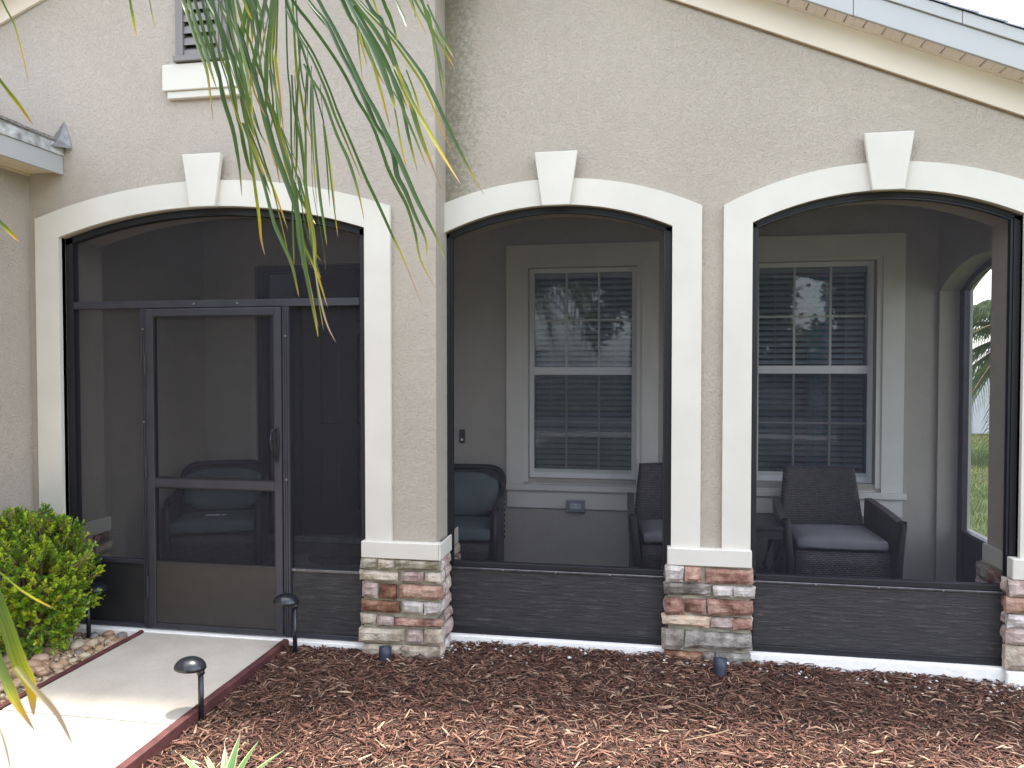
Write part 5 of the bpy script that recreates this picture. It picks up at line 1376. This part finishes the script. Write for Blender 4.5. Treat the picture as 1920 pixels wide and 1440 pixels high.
RACH = {'A': [(-.70, -2.81, 2.95), (-.62, -2.30, 3.55), (-.483, -1.80, 3.70), (-.308, -1.776, 3.467), (-.153, -1.755, 3.232), (-.078, -1.747, 3.056), (-.026, -1.742, 2.899), (.016, -1.738, 2.762), (.059, -1.735, 2.602)],
        'B': [(-.68, -2.80, 2.95), (-.50, -2.40, 3.60), (-.242, -2.013, 3.681), (.005, -1.978, 3.396), (.286, -1.935, 3.183), (.497, -1.903, 3.041), (.585, -1.89, 2.985)],
        'C': [(-.85, -2.80, 2.95), (-1.30, -2.55, 3.30), (-1.158, -2.386, 3.163), (-.834, -2.334, 3.032), (-.543, -2.286, 2.959), (-.253, -2.237, 2.92)],
        'D': [(-.66, -2.86, 2.90), (-.35, -3.0, 2.75), (.10, -3.45, 2.25), (.33, -3.70, 1.65)],
        'E': [(-.70, -2.95, 2.90), (-.20, -3.35, 2.75), (.35, -3.82, 2.20), (.62, -4.02, 1.55)]}
for k, pts in RACH.items():
    rr_ = [.016*(1-.88*i/(len(pts)-1)) for i in range(len(pts))]
    FR[k] = MB().tube([Vector(p)-PALM for p in pts], rr_, 7).build('frond', M['leaf_g'], palm, smooth=True)
gp = random.Random(17)
for fr, w_, kd, flat in LEAFLETS:
    pts = [Vector(flat[i:i+3])/1000 for i in range(0, len(flat), 3)]
    roll = gp.choice([-1, 1])*gp.uniform(.05, .75)
    ribbon(pts, w_/10000*(1.0 if w_ < 100 else .80)/max(.62, math.cos(roll)), roll, 'leaflet', KM[kd], FR[fr], PALM)
    nb = 0
    if fr == 'A': nb = 2 if (w_ >= 70 and gp.random() < .75) else 1
    elif fr == 'B': nb = 1 if gp.random() < .6 else 0
    for _ in range(nb):                                    # neighbours from the same stem, thinner and of other lengths
        off = Vector((gp.uniform(-.055, .055), gp.uniform(.0, .14), gp.uniform(-.02, .02))); L2 = gp.uniform(.45, 1.0); fan = gp.uniform(-.06, .06)
        m_ = max(3, int(len(pts)*L2)); q = [p+off*(.35+.65*i/len(pts))+Vector((fan*(i/len(pts))**1.5, 0, -.03*(i/len(pts)))) for i, p in enumerate(pts[:m_])]
        ribbon(q, max(40, w_)/10000*gp.uniform(.42, .85), gp.choice([-1, 1])*gp.uniform(.1, .9), 'leaflet', KM[gp.choice('gggyyd' if kd != 'd' else 'ddggy')], FR[fr], PALM)
# the rest of the crown stands outside the picture; it is kept clear of the view
CAMP = cam.location.copy(); cR = cam.rotation_euler.to_matrix(); cX, cY, cZ = cR.col[0], cR.col[1], cR.col[2]
def in_view(p, pad=.04):
    d = p-CAMP; z = -d.dot(cZ)
    if z < .02: return False
    x = d.dot(cX)/z; yv = d.dot(cY)/z
    return abs(x) < .684+pad and abs(yv) < .513+pad
for i in range(11):
    az = 2*math.pi*i/11+.2; el = gp.uniform(.35, 1.15); L_ = gp.uniform(1.7, 2.3)
    o0 = Vector((PALM.x, PALM.y, 2.95)); P = []
    for k in range(12):
        f = k/11; hh = L_*f; P.append(o0+Vector((math.cos(az)*math.cos(el)*hh, math.sin(az)*math.cos(el)*hh, math.sin(el)*hh-1.5*f*f*f*L_*.62)))
    P = [p for p in P if not in_view(p, .12)]
    k = next((j for j, p in enumerate(P) if in_view(p, .12)), len(P)); P = P[:k]
    if len(P) < 4: continue
    fo = MB().tube([p-PALM for p in P], [.016*(1-.85*j/(len(P)-1)) for j in range(len(P))], 6).build('frond', M['leaf_g'], palm, smooth=True)
    for j in range(34):
        f = .12+.86*j/34; q = f*(len(P)-1); a = int(q); p = P[a].lerp(P[min(a+1, len(P)-1)], q-a)
        tg = (P[min(a+1, len(P)-1)]-P[max(a-1, 0)]).normalized()
        sd_ = tg.cross(Vector((0, 0, 1))).normalized()*(1 if j % 2 else -1)
        ln = .75*math.sin(.35+2.4*f)*gp.uniform(.8, 1.1)
        lp = [p+sd_*ln*.30*u+tg*ln*.35*u+Vector((0, 0, -ln*.75*u*u)) for u in (0, .35, .7, 1)]
        if any(in_view(p, .05) for p in lp): continue
        ribbon(lp, .028, gp.uniform(-.4, .4), 'leaflet', M['leaf_g'] if gp.random() < .6 else M['leaf_d'], fo, PALM)

# ------------------------------------------------------------------ beyond the side arch
def strip_z(x, yv): return lawn_z(x, yv)
def grass_blades(name, n, region, h0, h1, seed):
    g = np.random.default_rng(seed)
    x0, x1, ya, yb = region
    # keep to the wedge of lawn the side arch opens on to
    X = g.uniform(x0, x1, n); Y = g.uniform(ya, yb, n)
    r_ = (X-1.2)/(Y+4.35); keep = (r_ > .36) & (r_ < .62); X, Y = X[keep], Y[keep]; n = len(X)
    Z = np.array([lawn_z(a, b) for a, b in zip(X, Y)])
    H = g.uniform(h0, h1, n); a = g.uniform(0, 6.28, n); w = g.uniform(.003, .006, n); lx = g.normal(0, .45, n)*H; ly = g.normal(0, .45, n)*H
    co = np.zeros((n, 3, 3)); co[:, 0] = np.stack([X-np.cos(a)*w, Y-np.sin(a)*w, Z-.01], 1); co[:, 1] = np.stack([X+np.cos(a)*w, Y+np.sin(a)*w, Z-.01], 1); co[:, 2] = np.stack([X+lx, Y+ly, Z+H], 1)
    me = bpy.data.meshes.new(name); me.vertices.add(n*3); me.vertices.foreach_set('co', co.reshape(-1).astype(np.float32))
    me.loops.add(n*3); me.loops.foreach_set('vertex_index', np.arange(n*3, dtype=np.int32)); me.polygons.add(n); me.polygons.foreach_set('loop_start', (np.arange(n)*3).astype(np.int32)); me.update(calc_edges=True)
    at = me.color_attributes.new('tint', 'FLOAT_COLOR', 'POINT')
    dry = g.random(n) < (.18+.35*(np.sin(Y*.9)+np.sin(X*1.3+Y*.4) > .6)); c = np.where(dry[:, None], np.array([[.30, .25, .10]]), np.array([[.10, .19, .025]]))*g.uniform(.7, 1.3, n)[:, None]
    c = np.repeat(c, 3, 0); c = np.concatenate([c, np.ones((len(c), 1))], 1); at.data.foreach_set('color', c.astype(np.float32).reshape(-1))
    o = bpy.data.objects.new(name, me); link(o); me.materials.append(M['foliage']); return o
gr = grass_blades('grass', 140000, (4.2, 13, 2.0, 20), .03, .075, 3)
tag(gr, 'sunlit green and straw coloured grass seen through the side arch', 'grass', kind='stuff')
o = MB().tube([(-.05, 0, 0), (.03, .02, .03), (.10, .0, .02)], [.02, .05, .02], 8).build('stone', ST['tan'], None); o.location = (6.27, 6.9, -.20); tag(o, 'small pale stone lying in the grass beyond the side arch', 'stone')

fx0, fx1, fy = 8.4, 16.0, 18.2
t = thing('white_fence', 'white vinyl board fence at the far end of the lawn', 'fence', ((fx0+fx1)/2, fy, -.22))
pp = None; xx = fx0; k = 0
while xx < fx1:
    if k % 11 == 0:
        o = box('post', M['fence'], t, 0, .12, -.02, .10, 0, 1.62); o.location = (xx-(fx0+fx1)/2, 0, 0); xx += .125
    else:
        if pp is None: pp = box('board', M['fence'], t, 0, .172, .02, .045, .10, 1.50, bevel=.004); q = pp
        else: q = dup(pp, t)
        q.location = (xx-(fx0+fx1)/2, 0, 0); xx += .176
    k += 1
box('rail', M['fence'], t, -(fx1-fx0)/2, (fx1-fx0)/2, .0, .06, .04, .10); box('rail', M['fence'], t, -(fx1-fx0)/2, (fx1-fx0)/2, .0, .06, 1.50, 1.56)

def palm2(loc, h, label, seed, nf=26, L0=2.4, nl=46):
    t = thing('palm_tree', label, 'palm tree', loc); g = random.Random(seed)
    MB().tube([(0, 0, -.1), (.05, 0, h*.5), (0, .05, h)], [.2, .16, .14], 10).build('trunk', M['trunk'], t, smooth=True)
    V = []; F = []; C = []; rb_ = MB()
    for i in range(nf):
        az = i*2.4+g.uniform(-.2, .2); el = g.uniform(-.9, 1.2); L_ = L0*g.uniform(.8, 1.1); P = []
        for k in range(9):
            f = k/8; P.append(Vector((0, 0, h))+Vector((math.cos(az)*math.cos(el)*L_*f, math.sin(az)*math.cos(el)*L_*f, math.sin(el)*L_*f-1.0*L_*f*f*.55)))
        rb_.tube(P, [.022*(1-.8*k/8) for k in range(9)], 4)
        for j in range(nl):
            f = .1+.88*j/nl; q = f*8; a = int(q); p = P[a].lerp(P[min(a+1, 8)], q-a); tg = (P[min(a+1, 8)]-P[max(0, a-1)]).normalized()
            s = tg.cross(Vector((0, 0, 1))).normalized()*(1 if j % 2 else -1); ln = .62*math.sin(.4+2.3*f)*g.uniform(.8, 1.1)
            d = s*.6+tg*.5; e = p+d*ln*.6+Vector((0, 0, -.15*ln)); e2 = p+d*ln+Vector((0, 0, -.62*ln)); w = Vector((0, 0, .018))+tg*.012
            k = len(V); V.extend([p-w, p+w, e-w, e+w, e2]); F.extend([(k, k+1, k+3, k+2), (k+2, k+3, k+4)]); vv = g.uniform(.6, 1.5); C.extend([(.11*vv, .15*vv, .065*vv)]*5)
    tint_mesh('crown', V, F, C, M['foliage'], t)['kind'] = 'stuff'; rb_.build('frond_stems', M['twig'], t)
palm2((8.95, 12.3, -.22), 2.55, 'bushy palm with drooping grey green fronds in front of the white fence', 3, 44, 2.1, 60)

# ---- what stands across the street (it shows in the porch window glass)
road = box('road', M['road'], None, -60, 60, -20, -13.2, -.34, -.24); road['kind'] = 'structure'
drv = box('driveway', M['drive'], None, -9.5, -3.3, -13.2, -5.9, -.34, -.17); drv['kind'] = 'structure'
o = box('pavement', M['drive'], None, -60, 60, -12.6, -11.3, -.34, -.165); o['kind'] = 'structure'
t = thing('neighbour_house', 'beige house with brown roof across the street mirrored in the porch windows', 'house', (-13.2, -34, -.2))
box('wall', M['beige_wall'], t, -9, 8, -6, 5, 0, 2.8)
MB().add([(-9.6, -6.5, 2.75), (8.6, -6.5, 2.75), (8.6, 5.6, 2.75), (-9.6, 5.6, 2.75), (-4, -.5, 5.2), (3, -.5, 5.2)], [(0, 1, 5, 4), (1, 2, 5), (2, 3, 4, 5), (3, 0, 4), (0, 3, 2, 1)]).build('roof', M['brown_roof'], t)
box('garage_door', M['fence'], t, 2.5, 7.4, 5.001, 5.06, 0, 2.2); box('window', M['room'], t, -6.5, -4.8, 5.001, 5.05, .9, 2.2); box('front_door', M['door'], t, -1.6, -.6, 5.001, 5.05, 0, 2.1)
def tree(loc, h, r_, label, seed):
    t = thing('tree', label, 'tree', loc, 0, 'trees across the street'); g = random.Random(seed)
    tr = MB(); tr.tube([(0, 0, -.1), (.1, 0, h*.35), (0, .1, h*.6)], [.22, .17, .10], 8)
    for i in range(6):
        a = g.uniform(0, 6.28); tr.tube([(0, .05, h*.4), (math.cos(a)*r_*.5, math.sin(a)*r_*.5, h*.66)], [.09, .04], 6)
    tr.build('trunk', M['trunk'], t, smooth=True)
    V = []; F = []; C = []
    for i in range(150):
        c = Vector((g.gauss(0, r_*.45), g.gauss(0, r_*.45), h*.68+g.gauss(0, h*.14))); cr_ = g.uniform(.4, .8)
        for j in range(80):
            p = c+Vector((g.gauss(0, cr_*.5), g.gauss(0, cr_*.5), g.gauss(0, cr_*.4))); d = Vector((g.gauss(0, 1), g.gauss(0, 1), g.gauss(0, 1))).normalized()*.17; e = d.cross(Vector((.3, .5, .8))).normalized()*.11
            k = len(V); V.extend([p-d, p+e, p+d, p-e]); F.append((k, k+1, k+2, k+3)); vv = g.uniform(.6, 1.4); C.extend([(.05*vv, .10*vv, .025*vv)]*4)
    tint_mesh('crown', V, F, C, M['foliage'], t)['kind'] = 'stuff'
tree((.9, -21.5, -.2), 9.0, 2.0, 'tall dense tree across the street mirrored in the right half of the left window', 1)
tree((5.7, -23, -.2), 7.5, 1.3, 'slim dense tree across the street mirrored at the left of the right window', 2)
tree((10.4, -23, -.2), 8.5, 1.8, 'tall tree across the street mirrored at the right edge of the right window', 3)
tree((7.9, -24, -.2), 3.2, 1.0, 'low shrubby tree across the street mirrored below the sky in the right window', 4)
t = thing('white_fence', 'white board fence across the street mirrored in the lower half of the right window', 'fence', (8, -26.5, -.2))
for k in range(24): box('board', M['fence'], t, -2.4+.2*k, -2.21+.2*k, 0, .03, .05, 1.7)
box('rail', M['fence'], t, -2.4, 2.4, -.05, -.001, 1.5, 1.6)
t = thing('street_pole', 'slender pole by the road mirrored in the right porch window', 'pole', (6.2, -12.9, -.2)); MB().tube([(0, 0, 0), (0, 0, 6.5)], [.07, .05], 10).build('post', M['grey_metal'], t, smooth=True); MB().tube([(0, 0, 6.4), (0, .6, 6.7), (0, 1.2, 6.7)], .03, 6).build('arm', M['grey_metal'], t)
